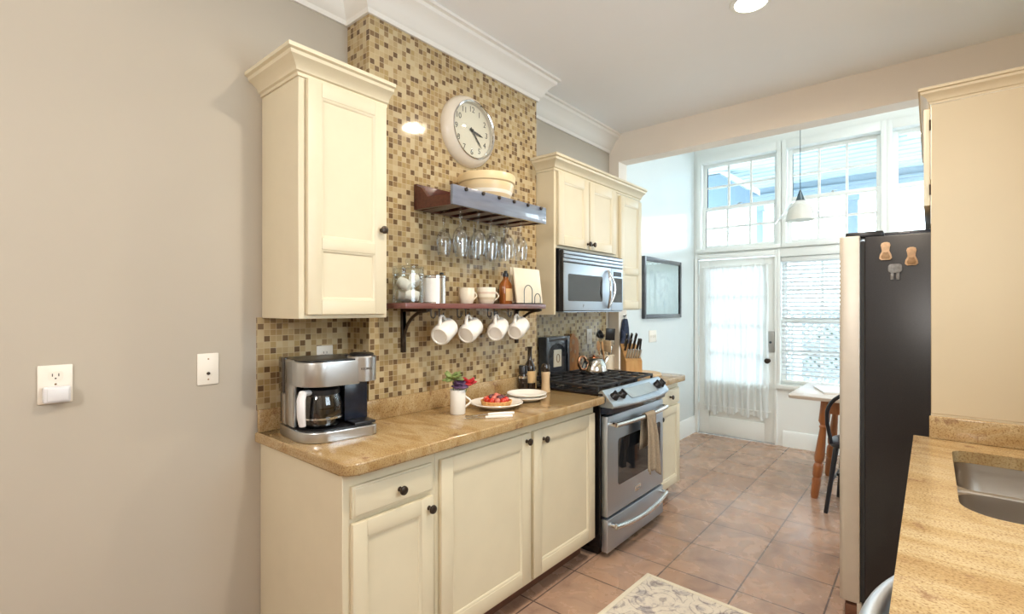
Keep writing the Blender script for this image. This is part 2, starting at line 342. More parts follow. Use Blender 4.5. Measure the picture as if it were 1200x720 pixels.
class MB:
    def __init__(self): self.bm = bmesh.new()
    def box(self, x0, x1, y0, y1, z0, z1, bev=0, seg=2, mtx=None):
        mt = Matrix.Translation(((x0+x1)/2, (y0+y1)/2, (z0+z1)/2)) @ Matrix.Diagonal((x1-x0, y1-y0, z1-z0, 1))
        r = bmesh.ops.create_cube(self.bm, size=1, matrix=mt)
        vs = r['verts']
        if bev:
            es = list({e for v in vs for e in v.link_edges})
            rr = bmesh.ops.bevel(self.bm, geom=es, offset=bev, segments=seg, affect='EDGES', profile=.5)
            vs = list({v for f in rr['faces'] for v in f.verts} | {v for v in vs if v.is_valid})
        if mtx: bmesh.ops.transform(self.bm, matrix=mtx, verts=[v for v in vs if v.is_valid])
        return self
    def grid(self, rows, closed_u=False, closed_v=False):
        """rows of points -> quads"""
        V = [[self.bm.verts.new(p) for p in r] for r in rows]
        n = len(V); m = len(V[0])
        for i in range(n if closed_v else n-1):
            for j in range(m if closed_u else m-1):
                a, b, c, d = V[i][j], V[i][(j+1) % m], V[(i+1) % n][(j+1) % m], V[(i+1) % n][j]
                try: self.bm.faces.new((a, b, c, d))
                except ValueError: pass
        return V
    def lathe(self, prof, c=(0,0,0), axis='z', seg=28, sx=1, sy=1):
        mt = Matrix.Translation(c) @ (AX[axis] if isinstance(axis, str) else axis)
        rows = []
        for r, h in prof:
            rr = max(r, 1e-5)
            rows.append([mt @ Vector((rr*sx*math.cos(2*PI*k/seg), rr*sy*math.sin(2*PI*k/seg), h)) for k in range(seg)])
        V = self.grid(rows, closed_u=True)
        for row, (r, h) in ((V[0], prof[0]), (V[-1], prof[-1])):
            if r > 1e-5:
                pass
            else:
                bmesh.ops.pointmerge(self.bm, verts=row, merge_co=mt @ Vector((0,0,h)))
        return self
    def solid(self, prof, c=(0,0,0), axis='z', seg=28, sx=1, sy=1):
        p = list(prof)
        if p[0][0] > 1e-5: p = [(0, p[0][1])] + p
        if p[-1][0] > 1e-5: p = p + [(0, p[-1][1])]
        return self.lathe(p, c, axis, seg, sx, sy)
    def tube(self, pts, r, seg=10, closed=False, flat=1.0):
        P = [Vector(p) for p in pts]; n = len(P)
        rad = r if isinstance(r, (list, tuple)) else [r]*n
        T = []
        for i in range(n):
            if closed: t = P[(i+1) % n]-P[i-1]
            else: t = P[min(i+1, n-1)]-P[max(i-1, 0)]
            T.append(t.normalized())
        up = Vector((0,0,1)) if abs(T[0].z) < .9 else Vector((1,0,0))
        nrm = (up - T[0]*up.dot(T[0])).normalized()
        rows = []
        for i in range(n):
            nrm = (nrm - T[i]*nrm.dot(T[i])).normalized(); b = T[i].cross(nrm)
            rows.append([P[i]+(nrm*math.cos(2*PI*k/seg)+b*flat*math.sin(2*PI*k/seg))*rad[i] for k in range(seg)])
        V = self.grid(rows, closed_u=True, closed_v=closed)
        if not closed:
            for row in (V[0], V[-1]):
                try: self.bm.faces.new(row)
                except ValueError: pass
        return self
    def prism(self, poly, axis, a, b, bev=0):
        def pt(p, q, h): return {'x': (h, p, q), 'y': (p, h, q), 'z': (p, q, h)}[axis]
        v0 = [self.bm.verts.new(pt(p, q, a)) for p, q in poly]; v1 = [self.bm.verts.new(pt(p, q, b)) for p, q in poly]
        fs = [self.bm.faces.new(v0), self.bm.faces.new(v1[::-1])]
        n = len(poly)
        for i in range(n): fs.append(self.bm.faces.new((v0[i], v0[(i+1) % n], v1[(i+1) % n], v1[i])))
        if bev:
            es = list({e for e in fs[1].edges} | {e for e in fs[0].edges})
            bmesh.ops.bevel(self.bm, geom=es, offset=bev, segments=3, affect='EDGES', profile=.5)
        return self
    def sweep(self, path, prof):
        """profile (out, z) swept along a plan path; out is to the right of travel; mitred"""
        n = len(path); P = [Vector(p) for p in path]
        rows = []
        for i in range(n):
            d0 = (P[i]-P[i-1]).normalized() if i > 0 else (P[1]-P[0]).normalized()
            d1 = (P[i+1]-P[i]).normalized() if i < n-1 else d0
            n0 = Vector((d0.y, -d0.x)); n1 = Vector((d1.y, -d1.x))
            mt = (n0+n1); mt = mt/ max(mt.length_squared, 1e-6)*2
            rows.append([(P[i].x+mt.x*o, P[i].y+mt.y*o, z) for o, z in prof])
        V = self.grid(rows, closed_u=True)
        for row in (V[0], V[-1]):
            try: self.bm.faces.new(row)
            except ValueError: pass
        return self
    def ball(self, c, r, sc=(1,1,1), rot=None, sub=2):
        mt = Matrix.Translation(c) @ (rot.to_4x4() if rot else Matrix()) @ Matrix.Diagonal((sc[0], sc[1], sc[2], 1))
        bmesh.ops.create_icosphere(self.bm, subdivisions=sub, radius=r, matrix=mt)
        return self
    def xf(self, mt):
        bmesh.ops.transform(self.bm, matrix=mt, verts=self.bm.verts[:]); return self
    def obj(self, name, mat, parent=None, label=None, angle=38, flat=False):
        bm = self.bm
        bmesh.ops.remove_doubles(bm, verts=bm.verts[:], dist=1e-6)
        bmesh.ops.recalc_face_normals(bm, faces=bm.faces[:])
        off = ORG.get(parent.name, Vector((0,0,0))) if parent else Vector((0,0,0))
        if off.length: bmesh.ops.translate(bm, vec=-off, verts=bm.verts[:])
        me = bpy.data.meshes.new(name); bm.to_mesh(me); bm.free()
        if not flat:
            me.shade_smooth(); me.set_sharp_from_angle(angle=R(angle))
        me.materials.append(M[mat] if isinstance(mat, str) else mat)
        o = bpy.data.objects.new(name, me); COL.objects.link(o)
        if parent:
            o.parent = parent; ORG[o.name] = off.copy()
        if label: o['label'] = label
        return o

ORG = {}
def thing(name, label, cat, loc=(0,0,0), rotz=None, group=None):
    """an Empty at the thing's base; rotz None: its parts are drawn in room coordinates, else in its own"""
    o = bpy.data.objects.new(name, None); COL.objects.link(o); o.empty_display_size = .05
    o.location = loc; o['label'] = label; o['category'] = cat
    if group: o['group'] = group
    if rotz is None: ORG[o.name] = Vector(loc)
    else: o.rotation_euler = (0, 0, rotz); ORG[o.name] = Vector((0,0,0))
    return o
def tag(o, label, cat, group=None):
    o['label'] = label; o['category'] = cat
    if group: o['group'] = group
    return o
def struct(o):
    o['kind'] = 'structure'; return o
def dup(root, loc, label, rotz=None, group=None):
    r = root.copy(); COL.objects.link(r); r.location = loc; r['label'] = label
    if rotz is not None: r.rotation_euler = (0, 0, rotz)
    if group: r['group'] = group
    for ch in list(root.children):
        c = ch.copy(); COL.objects.link(c); c.parent = r
        for g in list(ch.children):
            d = g.copy(); COL.objects.link(d); d.parent = c
    return r
def recenter(o, loc):
    """put a single-mesh thing's origin at its base"""
    loc = Vector(loc)
    o.data.transform(Matrix.Translation(-loc)); o.location = loc; return o
def text(name, s, size, mat, parent, mtx, extrude=.0004, align='CENTER'):
    cu = bpy.data.curves.new(name, 'FONT'); cu.body = s; cu.size = size; cu.extrude = extrude
    cu.align_x = align; cu.align_y = 'CENTER'
    t = bpy.data.objects.new(name, cu); COL.objects.link(t)
    me = bpy.data.meshes.new_from_object(t.evaluated_get(bpy.context.evaluated_depsgraph_get()))
    bpy.data.objects.remove(t); bpy.data.curves.remove(cu)
    me.transform(mtx); me.name = name
    me.materials.clear(); me.materials.append(M[mat])
    o = bpy.data.objects.new(name, me); COL.objects.link(o)
    if parent:
        off = ORG.get(parent.name, Vector((0,0,0))); me.transform(Matrix.Translation(-off)); o.parent = parent; ORG[o.name] = off.copy()
    return o
FACE_X = Matrix(((0,0,1,0),(1,0,0,0),(0,1,0,0),(0,0,0,1)))       # text facing +X, reading along +Y

def arc(cx, cy, r, a0, a1, n): return [(cx+r*math.cos(a0+(a1-a0)*k/n), cy+r*math.sin(a0+(a1-a0)*k/n)) for k in range(n+1)]
def rrect(x0, x1, y0, y1, r, n=5):
    if not isinstance(r, (list, tuple)): r = [r]*4
    p = []
    for (cx, cy, a, rr) in ((x1, y0, -PI/2, r[0]), (x1, y1, 0, r[1]), (x0, y1, PI/2, r[2]), (x0, y0, PI, r[3])):
        ox = cx - rr if cx == x1 else cx + rr; oy = cy - rr if cy == y1 else cy + rr
        p += arc(ox, oy, rr, a, a+PI/2, n) if rr > 1e-4 else [(cx, cy)]
    return p

# ------------------------------------------------------------------ dimensions (metres)
W, CHX, CEIL, HY = -2.07, -1.90, 2.86, 3.72
CH0, CH1 = 1.27, 2.49
FY, FCEIL, RX = 5.69, 3.5, .62

# ------------------------------------------------------------------ room shell
struct(MB().box(W-.12, 2.6, -3.2, FY+.0, -.08, 0).obj('floor', 'floor'))
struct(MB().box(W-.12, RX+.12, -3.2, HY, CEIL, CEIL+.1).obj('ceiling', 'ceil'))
struct(MB().box(W-.12, 2.6, HY, FY+.14, FCEIL, FCEIL+.1).obj('ceiling_breakfast', 'fwall'))
struct(MB().box(W-.12, W, -3.2, HY+.07, 0, CEIL).obj('wall_left', 'wall'))
struct(MB().box(W-.12, W, HY+.07, FY, 0, FCEIL).obj('wall_left_breakfast', 'bwall'))
BW = (.75, 1.90, 1.25, 2.30)      # unseen window over the sink, added to let in daylight: y0, y1, z0, z1
wb = MB()
for q in ((-3.2, BW[0], 0, CEIL), (BW[1], HY, 0, CEIL), (BW[0], BW[1], 0, BW[2]), (BW[0], BW[1], BW[3], CEIL)): wb.box(RX, RX+.12, q[0], q[1], q[2], q[3])
struct(wb.obj('wall_right', 'wall'))
RW = (4.05, 5.45, .85, 2.75)      # big side window of the breakfast corner
wb = MB()
for q in ((HY, RW[0], 0, FCEIL), (RW[1], FY, 0, FCEIL), (RW[0], RW[1], 0, RW[2]), (RW[0], RW[1], RW[3], FCEIL)): wb.box(2.5, 2.6, q[0], q[1], q[2], q[3])
struct(wb.obj('wall_right_breakfast', 'bwall'))
struct(MB().box(W-.12, RX+.12, -3.3, -3.2, 0, CEIL).obj('wall_back', 'wall'))
struct(MB().prism([(W+.0005, 0), (-1.98, 0), (-1.98, 2.63), (RX+.3, 2.63), (RX+.3, 0), (2.5, 0), (2.5, FCEIL), (W+.0005, FCEIL)], 'y', HY, HY+.14).obj('wall_header', 'header'))
struct(MB().box(W, CHX, CH0, CH1, 0, CEIL).obj('wall_chimney', 'mosaic'))

def wall_holes(mb, x0, x1, z0, z1, y0, y1, holes):
    xs = sorted({x0, x1, *[h[0] for h in holes], *[h[1] for h in holes]}); zs = sorted({z0, z1, *[h[2] for h in holes], *[h[3] for h in holes]})
    for i in range(len(xs)-1):
        j = 0
        while j < len(zs)-1:
            cx = (xs[i]+xs[i+1])/2
            def solid(k): cz = (zs[k]+zs[k+1])/2; return not any(h[0] < cx < h[1] and h[2] < cz < h[3] for h in holes)
            if solid(j):
                k = j
                while k+1 < len(zs)-1 and solid(k+1): k += 1
                mb.box(xs[i], xs[i+1], y0, y1, zs[j], zs[k+1]); j = k+1
            else: j += 1
    return mb
WT = [(-2.005, -1.205), (-1.14, -.34), (-.28, .52)]           # transom openings
TZ0, TZ1 = 2.065, 3.06
LW = (-1.195, -.46, .62, 1.955)                                # low window
DR = (-2.03, -1.228, 0, 1.968)
holes = [DR, LW] + [(a, b, TZ0, TZ1) for a, b in WT]
struct(wall_holes(MB(), W-.12, 2.6, 0, FCEIL, FY, FY+.14, holes).obj('wall_far', 'fwall'))

# mosaic splash panels, thin tile on the wall
struct(MB().box(W, W+.006, .862, CH0, 1.0, 1.375).obj('trim_1', 'mosaic'))
struct(MB().box(W, W+.006, CH1, 3.66, .935, 1.42).obj('trim_2', 'mosaic'))
# crown mouldings
CRP = [(0, CEIL-.145), (.012, CEIL-.145), (.016, CEIL-.125), (.03, CEIL-.115), (.045, CEIL-.085), (.07, CEIL-.05), (.092, CEIL-.035), (.096, CEIL-.018), (.112, CEIL-.014), (.112, CEIL), (0, CEIL)]
struct(MB().sweep([(W, -3.2), (W, CH0), (CHX, CH0), (CHX, CH1), (W, CH1), (W, HY)], CRP).obj('trim_3', 'crown'))
# baseboards
BB = [(0, 0), (.016, 0), (.016, .15), (.010, .175), (.005, .19), (0, .19)]
struct(MB().sweep([(W, HY+.14), (W, FY)], BB).obj('baseboard_left', 'fwall'))
struct(MB().sweep([(-1.16, FY), (2.5, FY)], [(0, 0), (.016, 0), (.016, .135), (.008, .16), (0, .16)]).obj('baseboard_far', 'fwall'))

# ------------------------------------------------------------------ windows
def bars(mb, x0, x1, z0, z1, y0, y1, w, nx, nz, mw):
    mb.box(x0, x0+w, y0, y1, z0, z1, .003); mb.box(x1-w, x1, y0, y1, z0, z1, .003)
    mb.box(x0+w, x1-w, y0, y1, z0, z0+w, .003); mb.box(x0+w, x1-w, y0, y1, z1-w, z1, .003)
    return mb
def muntins(mb, x0, x1, z0, z1, y0, y1, nx, nz, mw):
    for k in range(1, nx):
        x = x0+(x1-x0)*k/nx; mb.box(x-mw/2, x+mw/2, y0, y1, z0, z1)
    for k in range(1, nz):
        z = z0+(z1-z0)*k/nz; mb.box(x0, x1, y0-.001, y1+.001, z-mw/2, z+mw/2)
    return mb
def sash_window(idx, x0, x1, z0, z1, mid, nx, nz, casing, sill=False):
    t = bpy.data.objects.new('window_%d' % idx, None); COL.objects.link(t); t['kind'] = 'structure'
    t.location = ((x0+x1)/2, FY, z0); ORG[t.name] = Vector(t.location)
    f = MB()
    for a, b, c, d in ((x0-casing, x0+.012, z0-.01, z1+.075), (x1-.012, x1+casing, z0-.01, z1+.075)):
        f.box(a, b, FY-.02, FY-.0005, c, d, .004)
    f.box(x0+.012, x1-.012, FY-.02, FY-.0005, z1-.012, z1+.075, .004)
    # jamb lining
    f.box(x0, x0+.012, FY, FY+.14, z0, z1); f.box(x1-.012, x1, FY, FY+.14, z0, z1); f.box(x0+.012, x1-.012, FY, FY+.14, z1-.012, z1)
    f.obj('window_frame', 'fwall', t)
    MB().box(x0-casing, x1+casing, FY-.045, FY+.14, z0-.03, z0+.012, .005).obj('window_sill', 'fwall', t)
    s = .040
    for nm, a, b, y in (('upper_sash', mid-.018, z1-.012, FY+.085), ('lower_sash', z0+.012, mid+.018, FY+.045)):
        o = bars(MB(), x0+.012, x1-.012, a, b, y, y+.032, s, 1, 1, .02).obj(nm, 'fwall', t)
        muntins(MB(), x0+.012+s, x1-.012-s, a+s, b-s, y+.006, y+.026, nx, nz, .022).obj('muntins', 'fwall', o)
        MB().box(x0+.012+s, x1-.012-s, y+.014, y+.018, a+s, b-s).obj('glass_pane', 'glass', o)
    MB().solid([(.012, 0), (.012, .01), (.006, .016)], ((x0+x1)/2, FY+.062, mid+.018), 'z', 14).box((x0+x1)/2-.004, (x0+x1)/2+.035, FY+.056, FY+.068, mid+.03, mid+.037, .002).obj('sash_lock', 'lock', t)
    return t
for i, (a, b) in enumerate(WT): sash_window(i+1, a, b, TZ0, TZ1, 2.535, 3, 2, .03)
t5 = bpy.data.objects.new('window_5', None); COL.objects.link(t5); t5['kind'] = 'structure'; t5.location = (RX, (BW[0]+BW[1])/2, BW[2]); ORG[t5.name] = Vector(t5.location)
SW = Matrix(((0, 1, 0, 0), (1, 0, 0, 0), (0, 0, 1, 0), (0, 0, 0, 1)))
muntins(bars(MB(), BW[0], BW[1], BW[2], BW[3], RX+.03, RX+.09, .045, 1, 1, .02), BW[0]+.045, BW[1]-.045, BW[2]+.045, BW[3]-.045, RX+.045, RX+.07, 2, 2, .02).xf(SW).obj('window_frame', 'fwall', t5)
MB().box(BW[0]+.045, BW[1]-.045, RX+.055, RX+.059, BW[2]+.045, BW[3]-.045).xf(SW).obj('glass_pane', 'glass', t5)
t6 = bpy.data.objects.new('window_6', None); COL.objects.link(t6); t6['kind'] = 'structure'; t6.location = (2.5, (RW[0]+RW[1])/2, RW[2]); ORG[t6.name] = Vector(t6.location)
muntins(bars(MB(), RW[0], RW[1], RW[2], RW[3], 2.52, 2.58, .045, 1, 1, .02), RW[0]+.045, RW[1]-.045, RW[2]+.045, RW[3]-.045, 2.535, 2.56, 3, 4, .02).xf(SW).obj('window_frame', 'fwall', t6)
MB().box(RW[0]+.045, RW[1]-.045, 2.545, 2.549, RW[2]+.045, RW[3]-.045).xf(SW).obj('glass_pane', 'glass', t6)
sash_window(4, LW[0], LW[1], LW[2], LW[3], 1.285, 2, 2, .016)

# ------------------------------------------------------------------ door
d = bpy.data.objects.new('door_1', None); COL.objects.link(d); d['kind'] = 'structure'; d.location = (-1.63, FY, 0); ORG[d.name] = Vector(d.location)
dm = MB(); X0, X1 = -2.022, -1.236
dm.box(X0, X0+.11, FY+.02, FY+.062, .008, 1.955, .003); dm.box(X1-.105, X1, FY+.02, FY+.062, .008, 1.955, .003)
dm.box(X0+.11, X1-.105, FY+.02, FY+.062, 1.85, 1.955, .003); dm.box(X0+.11, X1-.105, FY+.02, FY+.062, .48, .615, .003); dm.box(X0+.11, X1-.105, FY+.02, FY+.062, .008, .20, .003)
dm.box(X0+.11, X1-.105, FY+.034, FY+.05, .2, .48)
dp = dm.obj('door_panel', 'fwall', d)
muntins(MB(), X0+.11, X1-.105, .615, 1.85, FY+.028, FY+.054, 3, 4, .02).obj('muntins', 'fwall', dp)
MB().box(X0+.11, X1-.105, FY+.039, FY+.043, .615, 1.85).obj('glass_pane', 'glass', dp)
MB().box(DR[0]-.03, DR[0]+.006, FY-.02, FY-.0005, 0, 2.02, .004).box(DR[1]-.006, DR[1]+.0155, FY-.02, FY-.0005, 0, 2.02, .004).box(DR[0]+.006, DR[1]-.006, FY-.02, FY-.0005, DR[3]-.004, 2.02, .004).obj('door_frame', 'fwall', d)
MB().box(DR[0], DR[1], FY+.005, FY+.14, 0, .0085).box(DR[0], DR[1], FY+.0625, FY+.10, .0085, .05).obj('threshold', 'lock', d)
MB().box(X1-.068, X1-.006, FY+.004, FY+.0198, .955, 1.175, .004).obj('lock_plate', 'lock', d)
MB().solid([(.012, 0), (.012, .02)], (X1-.04, FY+.004, 1.06), '-y', 14).obj('lock_cylinder', 'pewter', d)
MB().solid([(.024, 0), (.024, .006), (.010, .010), (.010, .03), (.024, .036), (.028, .05), (.022, .064), (.008, .068)], (X1-.068, FY+.0198, .865), '-y', 20).obj('door_knob', 'bronze', d)
for z in (.3, 1.05, 1.75): MB().solid([(.007, -.045), (.007, .045)], (X0-.002, FY+.012, z), 'z', 10).obj('hinge', 'fwall', d)

# sheer curtain gathered on two rods
t = thing('sheer_curtain', 'white sheer gathered curtain covering the glass of the back door', 'curtain', (-1.62, FY-.01, .27))
rows = []
for i in range(46):
    z = 1.885-(1.885-.262)*i/45; row = []
    pin = .35+.65*min(1, min(i, 45-i*.75)/4) if i < 45 else .6
    for j in range(120):
        s = j/119; x = -1.955+.66*s
        wav = .011*math.sin(s*70+.4*math.sin(z*3))+.006*math.sin(s*31+z*2.1+1)+.004*math.sin(s*133)
        zz = z+(.022*math.sin(s*26)+.012*math.sin(s*61) if i > 42 else 0)*(i-42)/3*1.0
        row.append((x+.004*math.sin(z*9+s*20), FY-.014+wav*max(.3, min(1, pin)), zz))
    rows.append(row)
m_ = MB(); m_.grid(rows); m_.obj('curtain_cloth', 'sheer', t, angle=180)
for z in (1.872, .33):
    MB().tube([(-1.975, FY-.014, z), (-1.275, FY-.014, z)], .005, 8).tube([(-1.97, FY+.022, z), (-1.97, FY-.014, z)], .004, 8).tube([(-1.28, FY+.022, z), (-1.28, FY-.014, z)], .004, 8).obj('curtain_rod', 'fwall', t)

# venetian blind in the low window
t = thing('venetian_blind', 'white venetian blind with open slats in the low window beside the door', 'blind', (-.83, FY+.02, .66))
MB().box(LW[0]+.016, LW[1]-.016, FY+.002, FY+.04, 1.895, 1.94, .003).obj('head_rail', 'fwall', t)
s_ = MB(); z = 1.885
while z > .70:
    mt = Matrix.Translation((0, FY+.021, z)) @ Matrix.Rotation(R(-34), 4, 'X')
    s_.box(LW[0]+.02, LW[1]-.02, -.019, .019, -.0012, .0012, mtx=mt); z -= .041
s_.obj('slats', 'blind', t)
MB().box(LW[0]+.02, LW[1]-.02, FY+.006, FY+.036, .66, .682, .003).obj('bottom_rail', 'fwall', t)
for x in (LW[0]+.10, LW[1]-.12): MB().tube([(x, FY+.002, 1.89), (x, FY+.001, .68)], .0012, 6).obj('ladder_cord', 'fwall', t)
MB().tube([(LW[0]+.045, FY-.004, 1.89), (LW[0]+.045, FY-.006, .85)], .0035, 8).obj('tilt_wand', 'nlight', t)

# ------------------------------------------------------------------ outside, beyond the far wall
struct(MB().box(-9, 8, FY+.14, 18, -.35, -.25).obj('ground_patio', 'ground'))
t = thing('porch_roof', 'pale blue boarded porch ceiling and eave beam outside the high windows', 'porch', (-1, 8, 2.97))
pm = MB()
for k in range(18):
    y = FY+.16+k*.145; pm.box(-3.6, 3.0, y, y+.139, 3.36-.012*k, 3.40-.012*k, .004, 1)
pm.obj('ceiling_boards', 'porch', t)
MB().box(-3.6, 3.0, 8.0, 8.14, 2.985, 3.24, .006).box(-3.6, 3.0, 7.96, 8.0, 3.06, 3.10, .004).obj('eave_beam', 'post', t)
def post(x):
    m = MB(); m.box(x-.055, x+.055, 8.015, 8.125, -.25, 2.985, .006).box(x-.075, x+.075, 7.995, 8.145, 2.87, 2.985, .006).box(x-.075, x+.075, 7.995, 8.145, -.25, -.08, .006)
    return m
for x, l in ((-1.96, 'pale blue porch post seen through the left high window'), (-.80, 'pale blue porch post seen through the middle high window')):
    tag(recenter(post(x).obj('porch_post', 'post'), (x, 8.07, -.25)), l, 'post', 'porch posts outside the windows')
t = thing('porch_gable', 'blue grey gable end with pale slanting trim outside the left high window', 'gable', (-2.2, 7.0, 2.8))
MB().prism([(-3.4, 2.80), (-1.80, 2.80), (-1.80, 2.94), (-2.20, 3.24), (-3.4, 3.24)], 'y', 7.0, 7.08).obj('gable_wall', 'gable', t)
MB().prism([(-1.72, 2.90), (-1.72, 2.97), (-2.10, 3.255), (-2.19, 3.255)], 'y', 6.96, 7.10).obj('rake_trim', 'porchw', t)
MB().box(-1.86, -1.76, 7.0, 7.1, -.25, 2.80, .005).obj('gable_post', 'porchw', t)
t = thing('neighbour_house', 'white clapboard house side seen through the left high window', 'house', (-3.2, 11, -.25))
nm = MB()
for k in range(30):
    z = -.25+k*.16; nm.prism([(-3.14, z), (-3.10, z), (-3.125, z+.165), (-3.14, z+.165)], 'y', 9.6, 15)
nm.box(-5.5, -3.14, 9.6, 15, -.25, 4.55)
nm.obj('siding', 'siding', t)
t = thing('lattice_fence', 'pale garden lattice fence glimpsed through the slats of the blind', 'fence', (-1, 9.2, -.25))
lm = MB()
for k in range(0, 54):
    for sg in (1, -1):
        x0 = (-3.0 if sg > 0 else -1.45)+k*.115; x1 = x0+sg*1.55
        lm.box(-.024, .024, -.006, .006, -1.1, 1.1, mtx=Matrix.Translation(((x0+x1)/2, 9.2+sg*.007, .62)) @ Matrix.Rotation(math.atan2(x1-x0, 1.55), 4, 'Y'))
lm.obj('lattice_strips', 'lattice', t)
MB().box(-3.05, 5.4, 9.17, 9.23, 1.36, 1.44, .004).box(-3.05, 5.4, 9.17, 9.23, -.2, -.12, .004).obj('fence_rail', 'porchw', t)
for k in range(5): MB().box(-3.0+k*1.3, -2.9+k*1.3, 9.16, 9.25, -.25, 1.5, .005).obj('fence_post', 'porchw', t)
for k, (x, y, s, l) in enumerate(((-1.2, 10.6, .9, 'leafy shrub behind the lattice fence, left'), (.5, 10.9, 1.1, 'leafy shrub behind the lattice fence, right'))):
    b = MB()
    for q in range(160):
        a = random.uniform(0, 2*PI); e = random.uniform(-.2, 1); rr = s*(.55+.45*random.random())
        b.ball((x+rr*.7*math.cos(a)*math.sqrt(max(0, 1-e*e)), y+rr*.6*math.sin(a)*math.sqrt(max(0, 1-e*e)), .35+rr*.8*e), .11, (1, 1, .4), Matrix.Rotation(random.uniform(0, 3), 3, 'X') @ Matrix.Rotation(random.uniform(0, 3), 3, 'Z'), 1)
    b.tube([(x, y, -.25), (x, y, .5)], .05)
    tag(recenter(b.obj('shrub', 'shrub'), (x, y, -.25)), l, 'shrub')

# ------------------------------------------------------------------ cabinet helpers (faces look along +X)
def door_mb(xf, y0, y1, z0, z1, w=.055, splits=(), t=.02):
    m = MB(); b = .0025
    m.box(xf-t, xf, y0, y0+w, z0, z1, b); m.box(xf-t, xf, y1-w, y1, z0, z1, b)
    edges = [z0+w]
    m.box(xf-t, xf, y0+w, y1-w, z0, z0+w, b)
    for s in splits:
        m.box(xf-t, xf, y0+w, y1-w, s-.022, s+.022, b); edges += [s-.022, s+.022]
    m.box(xf-t, xf, y0+w, y1-w, z1-w, z1, b); edges.append(z1-w)
    for k in range(0, len(edges), 2):
        a, c = edges[k], edges[k+1]; p, q = y0+w, y1-w; i = .011
        o = [(xf-.002, p, a), (xf-.002, q, a), (xf-.002, q, c), (xf-.002, p, c)]
        n1 = [(xf-.004, p+i*.5, a+i*.5), (xf-.004, q-i*.5, a+i*.5), (xf-.004, q-i*.5, c-i*.5), (xf-.004, p+i*.5, c-i*.5)]
        n2 = [(xf-.011, p+i, a+i), (xf-.011, q-i, a+i), (xf-.011, q-i, c-i), (xf-.011, p+i, c-i)]
        m.grid([o, n1, n2], closed_u=True)
        m.box(xf-t+.002, xf-.0108, p, q, a, c)
    return m
def slab_mb(xf, y0, y1, z0, z1, t=.02):
    m = MB(); m.box(xf-t, xf-.005, y0, y1, z0, z1, .002); m.box(xf-.012, xf, y0+.006, y1-.006, z0+.006, z1-.006, .005, 3)
    return m
def knob_mb(x, y, z):
    return MB().solid([(.009, 0), (.0075, .004), (.0055, .008), (.006, .014), (.013, .018), (.0165, .023), (.0155, .028), (.009, .0315)], (x, y, z), 'x', 20)
def carcass(parent, x0, x1, y0, y1, z0, z1, mat='cab'):
    return MB().box(x0, x1, y0, y1, z0, z1, .002, 1).obj('cabinet_body', mat, parent)

CABCR = [(0, 0), (.006, 0), (.006, .012), (.014, .016), (.020, .03), (.038, .044), (.052, .052), (.055, .064), (.066, .068), (.066, .082), (0, .082)]
def crown_part(parent, path, z, mat='cab'):
    return MB().sweep(path, [(o, z+h) for o, h in CABCR]).obj('crown', mat, parent)

# ---- upper cabinet at the left end
t = thing('upper_cabinet', 'tall cream wall cabinet with crown top above the coffee maker', 'cabinet', (-1.92, 1.07, 1.372))
carcass(t, W+.002, -1.766, .883, 1.268, 1.372, 2.262)
dd = door_mb(-1.744, .909, 1.253, 1.388, 2.258, .055, (1.655,)).obj('door', 'cab', t); knob_mb(-1.744, 1.226, 1.735).obj('knob', 'bronze', dd)
crown_part(t, [(W, .883), (-1.766, .883), (-1.766, 1.268)], 2.262)
# ---- cabinet over the microwave, and the tall one beside it
t = thing('upper_cabinet', 'cream two-door wall cabinet above the microwave', 'cabinet', (-1.92, 2.88, 1.372))
MB().box(W+.002, -1.766, 2.4925, 2.512, 1.372, 2.262, .0015, 1).box(W+.002, -1.766, 2.512, 3.27, 1.786, 2.262, .0015, 1).obj('cabinet_body', 'cab', t)
dd = door_mb(-1.744, 2.516, 2.868, 1.803, 2.258, .058).obj('door', 'cab', t); knob_mb(-1.744, 2.845, 1.838).obj('knob', 'bronze', dd)
dd = door_mb(-1.744, 2.880, 3.236, 1.803, 2.258, .058).obj('door', 'cab', t); knob_mb(-1.744, 2.903, 1.838).obj('knob', 'bronze', dd)
crown_part(t, [(CHX+.001, 2.4925), (-1.766, 2.4925), (-1.766, 3.27)], 2.262)
t = thing('upper_cabinet', 'narrow cream wall cabinet to the right of the microwave', 'cabinet', (-1.92, 3.47, 1.40))
carcass(t, W+.002, -1.766, 3.306, 3.665, 1.40, 2.262)
MB().box(W+.002, -1.766, 3.2705, 3.306, 1.786, 2.262, .001, 1).obj('filler_strip', 'cab', t)
dd = door_mb(-1.744, 3.312, 3.656, 1.41, 2.245, .055, (1.695,)).obj('door', 'cab', t)
crown_part(t, [(-1.766, 3.2705), (-1.766, 3.665)], 2.262)

# ---- base cabinets, left run
t = thing('base_cabinet', 'cream base cabinet with one drawer over a door below the coffee maker', 'cabinet', (-1.77, 1.07, 0))
carcass(t, W+.002, -1.46, .877, 1.268, .105, .874)
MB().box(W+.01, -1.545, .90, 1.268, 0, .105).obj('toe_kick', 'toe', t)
dd = slab_mb(-1.44, .904, 1.246, .720, .826).obj('drawer', 'cab', t); knob_mb(-1.44, 1.09, .77).obj('knob', 'bronze', dd)
dd = door_mb(-1.44, .904, 1.246, .125, .703).obj('door', 'cab', t); knob_mb(-1.44, 1.224, .662).obj('knob', 'bronze', dd)
t = thing('base_cabinet', 'cream base cabinet with two doors beside the stove', 'cabinet', (-1.68, 1.85, 0))
MB().box(-1.895, -1.46, 1.2685, 2.442, .105, .874, .002, 1).obj('cabinet_body', 'cab', t)
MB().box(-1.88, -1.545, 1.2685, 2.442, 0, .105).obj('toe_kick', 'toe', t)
dd = door_mb(-1.44, 1.287, 1.846, .125, .826, .062).obj('door', 'cab', t); knob_mb(-1.44, 1.812, .792).obj('knob', 'bronze', dd)
